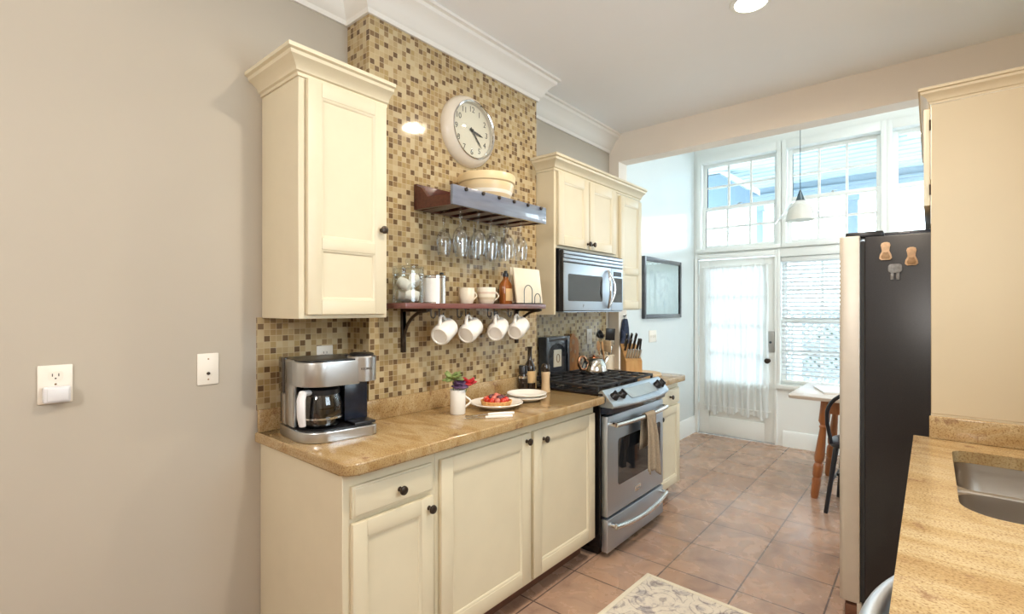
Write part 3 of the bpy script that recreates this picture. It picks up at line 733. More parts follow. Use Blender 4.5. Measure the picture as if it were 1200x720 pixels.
dd = door_mb(-1.44, 1.872, 2.430, .125, .826, .062).obj('door', 'cab', t); knob_mb(-1.44, 1.945, .778).obj('knob', 'bronze', dd)
# ---- base cabinet past the stove
t = thing('base_cabinet', 'narrow cream base cabinet with drawer on the far side of the stove', 'cabinet', (-1.75, 3.46, 0))
carcass(t, W+.002, -1.46, 3.252, 3.672, .105, .874)
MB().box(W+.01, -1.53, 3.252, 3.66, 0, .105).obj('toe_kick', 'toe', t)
dd = slab_mb(-1.44, 3.27, 3.66, .715, .826).obj('drawer', 'cab', t); knob_mb(-1.44, 3.475, .772).obj('knob', 'bronze', dd)
dd = door_mb(-1.44, 3.27, 3.66, .125, .70).obj('door', 'cab', t); knob_mb(-1.44, 3.30, .64).obj('knob', 'bronze', dd)

# ---- worktops
def edge_top(name, poly, z0, z1, parent): return MB().prism(poly, 'z', z0, z1, .007).obj(name, 'granite', parent)
t = thing('granite_worktop', 'gold granite worktop holding the coffee maker and plates', 'worktop', (-1.7, 1.6, .875))
edge_top('slab', [(W+.002, .856)] + arc(-1.445, .901, .045, -PI/2, 0, 6) + [(-1.40, 2.466), (CHX+.002, 2.466), (CHX+.002, CH0-.002), (W+.002, CH0-.002)], .875, .915, t)
MB().box(W+.0065, W+.026, .862, 1.2475, .9155, 1.005, .003).box(W+.0065, CHX, 1.248, CH0-.0015, .9155, 1.005, .003).box(CHX+.0015, CHX+.022, 1.248, 2.466, .9155, 1.005, .003).obj('backsplash', 'granite', t)
t = thing('granite_worktop', 'short granite worktop under the knife block past the stove', 'worktop', (-1.7, 3.46, .875))
edge_top('slab', [(W+.002, 3.245), (-1.40, 3.245)] + arc(-1.43, 3.655, .03, 0, PI/2, 5) + [(W+.002, 3.685)], .875, .915, t)

# ------------------------------------------------------------------ range
RG0, RG1, DX = 2.474, 3.238, -1.388
t = thing('gas_range', 'stainless steel slide-in gas range with black cooktop', 'stove', (-1.7, 2.856, 0))
MB().box(-2.03, -1.432, RG0, RG1, .05, .905, .002, 1).box(-2.0, -1.46, RG0+.02, RG1-.02, 0, .05).obj('range_body', 'enamel', t)
MB().box(W+.008, -1.415, RG0-.003, RG1+.003, .9155, .928, .004).obj('cooktop', 'enamel', t)
# bowed, sloping control panel
def bow(y, d): u = (y-(RG0+RG1)/2)/((RG1-RG0)/2); return d*(1-u*u)
ys = [RG0+.0+(RG1-RG0)*k/24 for k in range(25)]
rows = []
for y in ys:
    b = bow(y, .045)
    rows.append([(-1.445, y, .930), (-1.43, y, .945), (-1.42, y, .945), (-1.352+b, y, .872), (-1.349+b, y, .862), (-1.356+b, y, .852), (-1.445, y, .852)])
m = MB(); V = m.grid(rows, closed_u=True); m.bm.faces.new(V[0]); m.bm.faces.new(V[-1]); m.obj('control_panel', 'steel', t, angle=30)
rows = []
for y in ys:
    b = bow(y, .036); rows.append([(-1.43, y, .8515), (-1.372+b, y, .8515), (-1.378+b*.7, y, .815), (-1.43, y, .815)])
m = MB(); V = m.grid(rows, closed_u=True); m.bm.faces.new(V[0]); m.bm.faces.new(V[-1]); m.obj('vent_strip', 'navy', t)
def pan(y, s, off=0):
    """point on the sloping face: s 0 back .. 1 front"""
    b = bow(y, .045); x0, z0, x1, z1 = -1.42, .945, -1.352+b, .872
    n = Vector((z0-z1, 0, x1-x0)).normalized()
    return Vector((x0+(x1-x0)*s, y, z0+(z1-z0)*s))+n*off, n
rows = []
for k in range(15):
    y = 2.675+.365*k/14; rows.append([pan(y, .18, .001)[0], pan(y, .18, .0025)[0], pan(y, .80, .0025)[0], pan(y, .80, .001)[0]])
m = MB(); m.grid(rows); m.obj('display', 'display', t, flat=True)
for y in (2.533, 2.610, 3.090, 3.165):
    p, n = pan(y, .52); q = Vector((0,0,1)).rotation_difference(n).to_matrix().to_4x4()
    kb = MB().solid([(.026, -.002), (.026, .006), (.023, .010), (.021, .024), (.018, .027)], p, q, 24)
    kb.box(-.022, .022, -.0055, .0055, .02, .036, .003, mtx=Matrix.Translation(p) @ q)
    kb.obj('control_knob', 'black', t)
# oven door
od = MB()
od.box(-1.43, DX, RG0+.004, RG1-.004, .232, .80, .006)
odo = od.obj('oven_door', 'steel', t)
MB().prism(rrect(2.60, 3.185, .385, .655, .02), 'x', DX-.004, DX+.0015).obj('oven_window', 'ovenglass', odo)
hy = [RG0+.035+(RG1-RG0-.07)*k/20 for k in range(21)]
def handle(z, bowd, zb=0):
    P = [(DX+.032+bow(y, bowd), y, z-bow(y, zb)) for y in hy]
    h = MB().tube(P, [.0145]*21, 14)
    for y in (hy[0], hy[-1]): h.tube([(DX-.002, y, z), (DX+.034, y, z)], .013, 12)
    return h
handle(.755, .026).obj('oven_handle', 'polish', odo)
MB().box(DX-.001, DX+.002, 2.815, 2.895, .288, .322, .002).obj('badge', 'polish', odo, 'small bright badge plate')
text('badge_mark', 'FRIGIDAIRE', .0105, 'inklight', odo, Matrix.Translation((DX+.0023, 2.855, .302)) @ FACE_X)
dr = MB().box(-1.43, DX, RG0+.004, RG1-.004, .03, .218, .006).obj('warming_drawer', 'steel', t)
handle(.185, .03, .02).obj('drawer_handle', 'polish', dr)
MB().box(-1.43, -1.405, RG0+.01, RG1-.01, .219, .231).obj('door_gap', 'navy', t)
# burners
for x, y, r in ((-1.90, 2.63, .04), (-1.58, 2.63, .052), (-1.74, 2.856, .045), (-1.90, 3.08, .04), (-1.58, 3.08, .052)):
    MB().solid([(r*1.15, 0), (r*1.15, .008), (r, .010), (r, .018), (r*.9, .022)], (x, y, .9275), 'z', 26).obj('burner', 'iron', t)
# cast iron grates, three lift-off pieces
def grate(y0, y1, label):
    g = MB(); x0, x1 = -1.97, -1.455; zt, h, w = .968, .014, .011
    def bar(xa, xb, ya, yb): g.box(xa, xb, ya, yb, zt-h, zt, .0025, 1)
    bar(x0, x1, y0, y0+w); bar(x0, x1, y1-w, y1); bar(x0, x0+w, y0+w, y1-w); bar(x1-w, x1, y0+w, y1-w)
    ym = (y0+y1)/2; bar(x0+w, x1-w, ym-w/2, ym+w/2)
    for k in (.2, .36, .5, .64, .8): x = x0+(x1-x0)*k; bar(x-w/2, x+w/2, y0+w, y1-w)
    for x in (x0, x1-.014):
        for y in (y0, y1-.014): g.box(x, x+.014, y, y+.014, .9282, zt-h+.002)
    tag(recenter(g.obj('stove_grate', 'iron'), ((x0+x1)/2, ym, .9282)), label, 'grate', 'cast iron grates on the cooktop')
grate(2.492, 2.738, 'black cast iron grate on the cooktop nearest the plates')
grate(2.744, 2.968, 'middle black cast iron grate on the cooktop')
grate(2.974, 3.222, 'black cast iron grate under the kettle, farthest on the cooktop')

# dish towel over the oven handle
rows = []
def hbx(y): return DX+.032+bow(y, .026)
nfold = 40
prof = []
for k in range(9): a = PI-PI*k/8; prof.append((.017*math.cos(a), .755+.017*math.sin(a)))
back = [(-.017, .755-.20*(1-k/6)) for k in range(6)]; front = [(.017+.006*k/24, .755-.315*k/24) for k in range(1, 25)]
full = back+prof+front
for i, (dx, z) in enumerate(full):
    drop = max(0, (.755-z))/.315; row = []
    for j in range(nfold+1):
        s = j/nfold; half = .062+.035*drop; yc = 2.885
        y = yc+(s-.5)*2*half
        fold = (.010*math.sin(s*17)+.006*math.sin(s*31+1))*min(1, drop*3) if dx > 0 else .003*math.sin(s*17)*min(1, drop*3)
        zz = z-(.05*s+.02*math.sin(s*9))*drop if dx > 0 else z
        row.append((hbx(y)+dx+(fold if dx > 0 else -abs(fold))+.012*drop*(dx > 0), y, zz))
    rows.append(row)
m = MB(); m.grid(rows); o = m.obj('dish_towel', 'towel', angle=180)
sm = o.modifiers.new('thick', 'SOLIDIFY'); sm.thickness = .004; sm.offset = 1
tag(recenter(o, (-1.33, 2.885, .42)), 'taupe dish towel draped over the oven door handle', 'towel')

# ------------------------------------------------------------------ microwave
MX, M0, M1, Z0, Z1 = -1.718, 2.530, 3.296, 1.392, 1.775
t = thing('microwave_oven', 'stainless over-the-range microwave with a bowed handle', 'microwave', (-1.9, 2.91, Z0))
MB().box(W+.008, MX-.035, M0, M1-.0, Z0, Z1+.008, .003, 1).obj('microwave_body', 'black', t)
MB().box(MX-.035, MX-.006, M0, M1, Z0+.001, Z1, .002, 1).obj('front_frame', 'black', t)
for k in range(3): MB().box(MX-.008, MX, M0+.003, M1-.003, Z1-.024-.024*k, Z1-.006-.024*k, .003).obj('vent_louvre', 'steel', t)
md = MB().box(MX-.02, MX, M0+.003, 3.118, Z0+.006, Z1-.080, .004).obj('door', 'steel', t)
MB().prism(rrect(2.575, 2.995, 1.458, 1.628, .012), 'x', MX-.003, MX+.0012).obj('door_window', 'ovenglass', md)
P = []
for k in range(17):
    a = k/16; P.append((MX+.008+.040*math.sin(PI*a), 3.075, 1.425+.235*a))
pts_l = [(MX+.006+.035*math.sin(PI*k/16), 3.067-.032*math.sin(PI*k/16), 1.415+.26*k/16) for k in range(17)]
pts_r = [(MX+.006+.035*math.sin(PI*k/16), 3.067+.032*math.sin(PI*k/16), 1.415+.26*k/16) for k in range(17)]
MB().tube(pts_l, .008, 10).tube(pts_r, .008, 10).obj('door_handle', 'polish', md)
MB().box(MX-.02, MX, 3.122, M1-.003, Z0+.006, Z1-.080, .004).obj('control_panel', 'steel', t)
MB().prism(rrect(3.140, 3.277, 1.455, 1.628, .006), 'x', MX-.003, MX+.0012).obj('keypad', 'ovenglass', t)
MB().prism(rrect(3.150, 3.267, 1.640, 1.672, .004), 'x', MX-.003, MX+.0012).obj('clock_display', 'navy', t)
text('badge_mark', 'F', .028, 'ink', md, Matrix.Translation((MX+.0005, 2.755, 1.427)) @ FACE_X)
MB().box(W+.02, MX-.01, M0+.01, M1-.01, Z0-.004, Z0+.003).obj('underside_panel', 'steel', t)

# ------------------------------------------------------------------ right side: sink worktop, base unit, fridge
def hole_slab(outer, inner, z0, z1, name, mat, parent):
    m = MB(); bm = m.bm
    for loop in (outer, inner):
        vs = [bm.verts.new((x, y, z1)) for x, y in loop]
        for i in range(len(vs)): bm.edges.new((vs[i], vs[(i+1) % len(vs)]))
    bmesh.ops.triangle_fill(bm, use_beauty=True, use_dissolve=False, edges=bm.edges[:])
    r = bmesh.ops.extrude_face_region(bm, geom=bm.faces[:])
    bmesh.ops.translate(bm, vec=(0, 0, z0-z1), verts=[v for v in r['geom'] if isinstance(v, bmesh.types.BMVert)])
    return m.obj(name, mat, parent, angle=30)
SY0, SY1, SX0, SX1 = 1.625, 2.335, .055, .50
t = thing('granite_worktop', 'gold granite worktop around the steel sink', 'worktop', (.3, 1.3, .875))
hole_slab([(RX-.002, 2.502), (-.052, 2.502), (-.052, -.6), (RX-.002, -.6)], rrect(SX0, SX1, SY0, SY1, [.09, .09, .05, .09], 7), .875, .915, 'slab', 'granite', t)
MB().box(-.005, RX-.002, 2.480, 2.5015, .9155, 1.0, .003).box(RX-.024, RX-.002, -.6, 2.4795, .9155, 1.0, .003).obj('backsplash', 'granite', t)
# undermount double bowl sink
t = thing('kitchen_sink', 'stainless steel undermount double bowl sink', 'sink', (.28, 1.98, .68))
def bowl(y0, y1, depth, nm):
    loops = []
    for k, (off, z) in enumerate(((-.012, .874), (0, .874), (.004, .85), (.012, .915-depth+.05), (.035, .915-depth+.008), (.09, .915-depth))):
        loops.append([(x, y, z) for x, y in rrect(SX0-.004+off, SX1+.004-off, y0+off, y1-off, max(.01, .075-off*.3), 7)])
    m = MB(); V = m.grid(loops, closed_u=True); m.bm.faces.new(V[-1])
    m.obj(nm, 'sink', t, angle=50)
    MB().solid([(.042, 0), (.042, .003), (.03, .004)], ((SX0+SX1)/2, (y0+y1)/2, .9152-depth), 'z', 24).obj('drain', 'polish', t)
bowl(SY0-.01, 1.958, .21, 'bowl'); bowl(1.982, SY1+.01, .19, 'bowl')
MB().tube([(SX0-.01, 1.970, .868), (SX1+.01, 1.970, .868)], [.0125, .0125], 12).obj('divider', 'sink', t)
t = thing('base_cabinet', 'base cabinet run under the sink worktop on the right', 'cabinet', (.3, 1.8, 0))
MB().box(.02, RX-.002, 1.42, SY0-.05, .1, .874).box(.02, .04, SY0-.05, 2.48, .1, .874).box(.04, RX-.002, 2.46, 2.48, .1, .874).box(.02, RX-.002, -.6, .80, .1, .874).obj('cabinet_body', 'cab', t)
mm = Matrix.Diagonal((-1, 1, 1, 1))
for a, b in ((1.44, 1.94), (1.96, 2.46)):
    dd = door_mb(0, a, b, .125, .83).xf(mm).obj('door', 'cab', t)
    knob_mb(0, b-.03 if a < 1.5 else a+.03, .79).xf(mm).obj('knob', 'bronze', dd)
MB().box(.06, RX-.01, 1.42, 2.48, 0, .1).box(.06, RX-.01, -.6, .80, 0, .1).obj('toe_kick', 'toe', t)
t = thing('dishwasher', 'stainless dishwasher with a bowed handle under the sink worktop edge', 'dishwasher', (.3, 1.11, 0))
MB().box(.02, RX-.01, .81, 1.41, .05, .872).box(.03, RX-.02, .83, 1.39, 0, .05).obj('dishwasher_body', 'black', t)
dd = MB().box(-.012, .02, .812, 1.408, .11, .868, .006).obj('door', 'steel', t)
P = [(-.022-.062*(1-((y-1.11)/.27)**2), y, .83) for y in [.84+.54*k/20 for k in range(21)]]
h = MB().tube(P, .021, 14)
for y in (.845, 1.375): h.tube([(-.010, y, .83), (-.026, y, .83)], .014, 12)
h.obj('door_handle', 'satin', dd)

# fridge
F0, F1, FT = 2.705, 3.60, 1.742
t = thing('refrigerator', 'black sided refrigerator with a pale steel door front', 'fridge', (.15, 3.15, 0))
MB().box(-.226, .58, F0, F1, .07, FT-.012, .006).obj('fridge_body', 'fridgeside', t)
MB().box(-.243, -.226, F0+.012, F1-.012, .09, FT-.03).obj('door_gasket', 'rubber', t)
def fdoor(y0, y1, rr):
    return MB().prism(rrect(-.322, -.2435, y0, y1, rr, 4), 'z', .083, FT-.005, .004).obj('door', 'warmsteel', t)
FM = F0+.40
d1 = fdoor(F0, FM-.003, [.004, .004, .02, .02]); d2 = fdoor(FM+.003, F1, [.004, .004, .02, .02])
for q, y in ((d1, FM-.04), (d2, FM+.04)):
    MB().tube([(-.323, y, .75), (-.340, y, .78), (-.340, y, 1.45), (-.323, y, 1.48)], .008, 12).obj('door_handle', 'polish', q)
MB().box(-.30, -.18, F0+.004, F1-.004, .012, .070, .004).box(-.2, .5, F0+.05, F1-.05, 0, .07).obj('kick_grille', 'toe', t)
MB().box(-.255, -.236, F0-.001, F0+.02, .0, .088, .004).obj('leg', 'warmsteel', t)
MB().box(-.30, -.16, F0+.02, F0+.10, FT-.012, FT+.014, .006).obj('hinge_cover', 'black', t)
MB().box(-.20, .2, F0+.16, F1-.04, FT-.012, FT+.02, .006).obj('top_cover', 'navy', t)
# fridge surround
t = thing('fridge_surround', 'cream end panel and cabinet with crown around the refrigerator', 'cabinet', (.3, 2.6, 0))
MB().box(0.0, RX-.002, 2.5035, 2.62, 1.006, 2.196, .002, 1).box(0.0, RX-.002, 2.5035, 2.62, 0, .874, .002, 1).box(0.0, RX-.002, 2.5035, 2.62, .874, 1.006).obj('end_panel', 'panel', t)
MB().box(0, RX-.002, 2.62, F1+.08, 1.80, 2.196, .002, 1).obj('cabinet_body', 'panel', t)
for a, b in ((2.512, 3.085), (3.095, F1+.07)):
    dd = door_mb(.0215, a, b, 1.81, 2.185).xf(Matrix.Diagonal((-1, 1, 1, 1))).obj('door', 'cab', t)
    for z in (1.87, 2.12): MB().solid([(.004, -.02), (.004, .02)], (-.001, a-.003 if a < 3 else b+.003, z), 'z', 8).obj('hinge', 'bronze', t)
MB().sweep([(-.002, F1+.08), (-.002, 2.5035), (RX-.002, 2.5035)][::-1], [(-o*.55, 2.196+h*.72) for o, h in CABCR]).obj('crown', 'panel', t)

# magnets on the fridge side
def outline(pts, c, s, y0, y1):
    return MB().prism([(c[0]+p*s*.74, c[1]+q*s) for p, q in pts], 'y', y0, y1, .0012)
bell = [(-.55,-1), (.55,-1), (.8,-.78), (.7,-.35), (.42,.05), (.48,.4), (.62,.68), (.5,.95), (.2,1.05), (-.2,1.05), (-.5,.95), (-.62,.68), (-.48,.4), (-.42,.05), (-.7,-.35), (-.8,-.78)]
for c, l in (((-.151, 1.660), 'left of the two pale wooden bell-shaped magnets on the fridge side'), ((-.063, 1.632), 'right of the two pale wooden bell-shaped magnets on the fridge side')):
    t = thing('fridge_magnet', l, 'magnet', (c[0], F0, c[1]), None, 'magnets on the side of the fridge')
    outline(bell, c, .038, F0-.006, F0-.0005).obj('magnet_body', 'pchip', t)
    outline([(-.45,-.85), (.45,-.85), (.55,-.6), (.3,-.1), (-.3,-.1), (-.55,-.6)], c, .038, F0-.0085, F0-.0062).obj('carved_base', 'pchip2', t)
    MB().solid([(.011, 0), (.011, .002)], (c[0], F0-.0062, c[1]+.02), '-y', 16).obj('round_spot', 'pchip', t)
t = thing('fridge_magnet', 'small dark grey figure-shaped magnet below the two wooden ones', 'magnet', (-.118, F0, 1.57), None, 'magnets on the side of the fridge')
MB().prism(rrect(-.142, -.094, 1.565, 1.603, .012), 'y', F0-.008, F0-.0005, .001).obj('magnet_body', 'greymag', t)
MB().box(-.134, -.122, F0-.007, F0-.0005, 1.535, 1.566, .002).box(-.114, -.102, F0-.007, F0-.0005, 1.535, 1.566, .002).obj('legs', 'greymag', t)

# ------------------------------------------------------------------ wall clock
t = thing('wall_clock', 'round cream wall clock with a deep domed rim on the mosaic', 'clock', (CHX, 1.875, 2.353))
CC = (CHX+.0005, 1.875, 2.353)
MB().lathe([(0, 0), (.186, 0), (.187, .012), (.180, .030), (.164, .052), (.152, .060), (.145, .056), (.143, .036), (0, .036)], CC, 'x', 64).obj('clock_case', 'case', t)
MB().solid([(.142, 0), (.142, .003)], (CHX+.0366, 1.875, 2.353), 'x', 64).obj('clock_face', 'face', t)
MB().lathe([(.150, .0595), (.153, .064), (.150, .0665), (.145, .063), (.1445, .0575)], CC, 'x', 64).obj('bezel', 'polish', t)
MB().lathe([(.1445, .060), (.12, .066), (.08, .071), (.04, .0735), (0, .074)], CC, 'x', 48).obj('glass_dome', 'clear', t)
nb = None
fx = CHX+.0402
for k in range(1, 13):
    a = R(90-30*k); o = text('numeral', str(k), .042, 'ink', t, Matrix.Translation((fx, 1.875+.112*math.cos(a), 2.353+.112*math.sin(a))) @ FACE_X)
def hand(ang, ln, w, x):
    a = R(90-ang); mt = Matrix.Translation((x, 1.875, 2.353)) @ Matrix.Rotation(a, 4, 'X')
    return MB().prism([(-.018, -w), (ln*.7, -w*.9), (ln, 0), (ln*.7, w*.9), (-.018, w)], 'x', -.0006, .0006).xf(mt)
hand(101, .085, .006, fx+.003).obj('hour_hand', 'ink', t); hand(139, .108, .0045, fx+.005).obj('minute_hand', 'ink', t)
MB().solid([(.008, 0), (.008, .009), (.004, .011)], (fx, 1.875, 2.353), 'x', 16).obj('hand_hub', 'ink', t)

# ------------------------------------------------------------------ stemware rack with hanging glasses and bowl
t = thing('stemware_rack', 'dark mahogany wine glass rack on the mosaic under the clock', 'rack', (CHX, 1.865, 1.875))
K0, K1, KF = 1.520, 2.212, -1.622
MB().box(CHX+.0005, CHX+.02, K0, K1, 1.885, 2.008, .002).obj('back_board', 'mahog', t)
for y in (K0, K1-.018): MB().prism([(CHX+.02, 1.885), (KF-.018, 1.878), (KF-.018, 1.925), (-1.80, 1.935), (-1.845, 1.985), (CHX+.02, 2.0)], 'y', y, y+.018).obj('side_bracket', 'mahog', t)
MB().box(KF-.018, KF, K0-.004, K1+.004, 1.876, 1.966, .002).obj('front_board', 'glossboard', t)
slots = [1.584+.1135*k for k in range(6)]      # rails
for y in slots:
    MB().prism([(y-.030, 1.884), (y+.030, 1.884), (y+.030, 1.890), (y+.008, 1.894), (y+.008, 1.912), (y-.008, 1.912), (y-.008, 1.894), (y-.030, 1.890)], 'x', CHX+.0205, KF-.0185).obj('glass_rail', 'mahog', t)
    MB().solid([(.009, 0), (.009, .008), (.005, .011)], (KF, y+.012, 1.955), 'x', 12).obj('peg', 'bronze', t)
MB().box(CHX+.0205, KF-.0185, K0+.0185, K1-.0185, 1.912, 1.922).obj('top_board', 'mahog', t)

def wine_glass(loc, label, s=1.0):
    """hangs upside down by its foot: local z=0 at the foot, bowl downward"""
    prof = [(0, 0), (.030, .001), (.033, .0025), (.012, .006), (.0055, .012), (.0046, .03), (.0046, .085), (.007, .094), (.018, .104), (.029, .120), (.035, .142), (.036, .165), (.033, .195), (.0295, .222)]
    inner = [(.0285, .2215), (.0318, .195), (.0348, .165), (.0338, .142), (.028, .1215), (.017, .1065), (.0, .098)]
    m = MB().lathe([(r*s, -h) for r, h in prof+inner], (0,0,0), 'z', 22)
    o = m.obj('hanging_wine_glass', 'wineglass', angle=60); o.location = loc
    return tag(o, label, 'glass', 'wine glasses hanging from the rack')
ch = [slots[k]+.0568 for k in range(5)]
order = ['first', 'second', 'third', 'fourth', 'fifth']
gb = {}
for r_, (x, rn) in enumerate(((-1.705, 'front'), (-1.825, 'back'))):
    for k, y in enumerate(ch):
        l = 'clear wine glass hanging in the %s row, %s from the left' % (rn, order[k])
        if not gb: gb['a'] = wine_glass((x, y, 1.8965), l)
        else:
            o = gb['a'].copy(); COL.objects.link(o); o.location = (x+.01*math.sin(k*2.3), y+.004*math.cos(k), 1.8965); o['label'] = l
# bowl on the rack
t = thing('mixing_bowl', 'cream and tan banded mixing bowl sitting on the rack below the clock', 'bowl', (-1.755, 1.878, 1.9222))
bp = [(0, 1.9224), (.080, 1.9224), (.088, 1.926), (.115, 1.962), (.135, 2.012), (.140, 2.044), (.147, 2.050), (.149, 2.082), (.146, 2.088), (.138, 2.086), (.134, 2.05), (.125, 2.01), (.10, 1.962), (.07, 1.936), (0, 1.932)]
MB().lathe(bp, (-1.755, 1.878, 0), 'z', 48).obj('bowl_body', 'bowl', t)

# ------------------------------------------------------------------ lower shelf with hooks
S0, S1, SFX, SZ = 1.312, 2.308, -1.692, 1.435
t = thing('wall_shelf', 'reddish wooden shelf on dark brackets holding jars and plates', 'shelf', (CHX, 1.81, 1.41))
MB().box(CHX+.0005, SFX, S0, S1, 1.410, SZ, .004).obj('shelf_board', 'redwood', t)
for y in (1.452, 2.285):
    b = MB(); b.box(CHX+.0005, CHX+.016, y-.011, y+.011, 1.205, 1.4095, .002); b.box(CHX+.016, SFX-.02, y-.011, y+.011, 1.396, 1.4095, .002)
    b.tube([(CHX+.012+.165*(1-math.cos(PI/2*k/12)), y, 1.255+.145*math.sin(PI/2*k/12)) for k in range(13)], .008, 8)
    b.obj('bracket', 'bronze', t)
hooks = [1.545, 1.716, 1.925, 2.090]
spare = [1.495, 1.66, 1.875, 2.035]
HX = -1.745
for y in sorted(hooks+spare):
    P = [(HX, y, 1.410), (HX, y, 1.392)] + [(HX+.0, y+.013-.013*math.cos(a), 1.380-.013*math.sin(a)) for a in [PI*k/8 for k in range(9)]] + [(HX, y+.026, 1.392)]
    MB().tube(P, .0032, 8).solid([(.007, 0), (.007, .003)], (HX, y, 1.407), 'z', 12).obj('cup_hook', 'bronze', t)

def hung_mug(y, label, rz, first):
    """white mug hanging by its handle; body axis tilts, base towards the camera side"""
    m = MB(); L, r = .096, .043
    m.lathe([(0, .004), (.029, .004), (.031, 0), (.035, 0), (.038, .003), (r-.001, .012), (r, .03), (r, L-.004), (r-.0015, L), (r-.004, L-.002), (r-.004, .01), (0, .007)], (0,0,0), 'z', 36)
    h = MB(); hp = [(r-.003, 0, .020)] + [(r-.003+.031*math.sin(PI*k/12), 0, .022+.056*k/12) for k in range(1, 12)] + [(r-.003, 0, .080)]
    h.tube(hp, .0052, 10, flat=1.5)
    return m, h
# handle (+x local) goes up, axis (+z local) goes along +Y and a little up
def mug_matrix(y, yaw):
    tilt = R(24)
    ax = Vector((math.sin(yaw), math.cos(yaw)*math.cos(tilt), math.sin(tilt))).normalized()
    up = (Vector((0,0,1))-ax*ax.z).normalized(); side = ax.cross(up)
    rot = Matrix(((up.x, side.x, ax.x), (up.y, side.y, ax.y), (up.z, side.z, ax.z))).to_4x4()
    # handle's inner top rests in the hook
    hp = rot @ Vector((.0655, 0, .050))
    return Matrix.Translation(Vector((HX, y+.013, 1.3705)) - Vector(hp)*1.14) @ rot @ Matrix.Scale(1.14, 4)
mugs = None
for k, (y, yaw) in enumerate(zip(hooks, (R(-20), R(-17), R(-22), R(-14)))):
    l = ['white mug hanging nearest the coffee maker', 'second white mug hanging from the left under the shelf', 'third white mug hanging from the left under the shelf', 'white mug hanging nearest the stove'][k]
    if mugs is None:
        t = thing('coffee_mug', l, 'mug', (0,0,0), 0.0, 'white mugs hanging under the shelf')
        a, b = hung_mug(y, l, yaw, True); a.obj('mug_body', 'white', t); b.obj('handle', 'white', t); mugs = t
    else: t = dup(mugs, (0,0,0), l)
    t.matrix_world = mug_matrix(y, yaw)

# things on the shelf
zs = SZ+.0004
t = thing('glass_jar', 'clear glass canister full of white rolls on the left end of the shelf', 'jar', (-1.795, 1.405, zs))
jx, jy, jr = -1.795, 1.405, .070
MB().lathe([(0, zs), (jr-.004, zs), (jr, zs+.004), (jr, zs+.150), (jr-.003, zs+.153), (jr-.003, zs+.004), (0, zs+.003)], (jx, jy, 0), 'z', 32).obj('jar_body', 'clear', t)
lid = MB().lathe([(0, zs+.154), (jr+.001, zs+.154), (jr+.001, zs+.162), (.03, zs+.168), (0, zs+.169)], (jx, jy, 0), 'z', 32).obj('lid', 'clear', t)
MB().solid([(.008, 0), (.012, .010), (.015, .02), (.010, .03)], (jx, jy, zs+.168), 'z', 18).obj('knob', 'clear', lid)
MB().tube([(jx+(jr+.001)*math.cos(a), jy+(jr+.001)*math.sin(a), zs+.128) for a in [2*PI*k/32 for k in range(32)]], .002, 6, True).obj('rim_band', 'polish', t)
def roll(c, rot, l, first=[]):
    if not first:
        m = MB().solid([(.014, -.032), (.023, -.028), (.0255, 0), (.023, .028), (.014, .032)], (0,0,0), 'z', 20)
        o = m.obj('white_roll', 'sponge'); first.append(o)
    else: o = first[0].copy(); COL.objects.link(o)
    o.location = c; o.rotation_euler = rot; return tag(o, l, 'roll', 'white rolls in the glass jar')
roll((jx+.022, jy+.004, zs+.034), (R(80), 0, R(-40)), 'white roll lying at the bottom front of the glass jar')
roll((jx-.028, jy-.006, zs+.034), (R(85), 0, R(-20)), 'white roll at the bottom back of the glass jar')
roll((jx+.006, jy-.026, zs+.085), (R(62), 0, R(-60)), 'white roll on the left side halfway up the glass jar')
roll((jx+.010, jy+.026, zs+.104), (R(70), 0, R(50)), 'white roll at the right of the top layer in the glass jar')
t = thing('steel_canister', 'shiny steel canister with a cream label and black lid knob on the shelf', 'canister', (-1.79, 1.548, zs))
cx, cy, cr = -1.79, 1.552, .056
MB().lathe([(0, zs), (cr, zs), (cr, zs+.118), (cr+.002, zs+.120), (cr+.002, zs+.128), (cr-.006, zs+.133), (0, zs+.134)], (cx, cy, 0), 'z', 40).obj('canister_body', 'polish', t)
m = MB(); m.grid([[(cx+(cr+.0008)*math.cos(a), cy+(cr+.0008)*math.sin(a), z) for a in [R(-118+105*k/16) for k in range(17)]] for z in (zs+.006, zs+.116)]); m.obj('paper_label', 'paper', t)
MB().solid([(.006, 0), (.010, .006), (.010, .013), (.006, .016)], (cx+.02, cy+.03, zs+.130), 'z', 16).obj('lid_knob', 'black', t)
MB().box(cx-.01, cx+.022, cy+cr-.01, cy+cr+.007, zs+.105, zs+.12, .003).obj('lid_clamp', 'black', t)
def cup(c, label, ry, mat, r=.042, h=.080):
    t = thing('small_cup', label, 'cup', c, ry, 'small cups on the shelf')
    MB().lathe([(0, 0), (r*.72, 0), (r*.80, .004), (r*.97, h*.35), (r, h*.7), (r*.99, h), (r*.92, h), (r*.90, h*.4), (0, .008)], (0,0,0), 'z', 30).obj('cup_body', mat, t)
    MB().tube([(r-.004, 0, .018)] + [(r-.004+.022*math.sin(PI*k/10), 0, .02+.044*k/10) for k in range(1, 10)] + [(r-.004, 0, .066)], .0042, 8).obj('handle', mat, t)
    return t
cup((-1.80, 1.775, zs), 'plain cream cup on the shelf beside the banded cup', R(75), 'cream')
cup((-1.79, 1.912, zs), 'cream cup with tan flower bands beside the amber bottle', R(60), 'cupband', .050, .086)
t = thing('amber_bottle', 'amber syrup bottle with a black cap and tan label on the shelf', 'bottle', (-1.79, 2.065, zs))
bx, by = -1.79, 2.068
rows = []
for (hw, hd, z) in ((.036, .022, 0), (.039, .025, .005), (.039, .025, .098), (.036, .022, .112), (.020, .016, .130), (.013, .013, .138), (.013, .013, .155)):
    rows.append([(bx+hd*math.copysign(abs(math.cos(a))**.6, math.cos(a)), by+hw*math.copysign(abs(math.sin(a))**.6, math.sin(a)), zs+z) for a in [2*PI*k/28 for k in range(28)]])
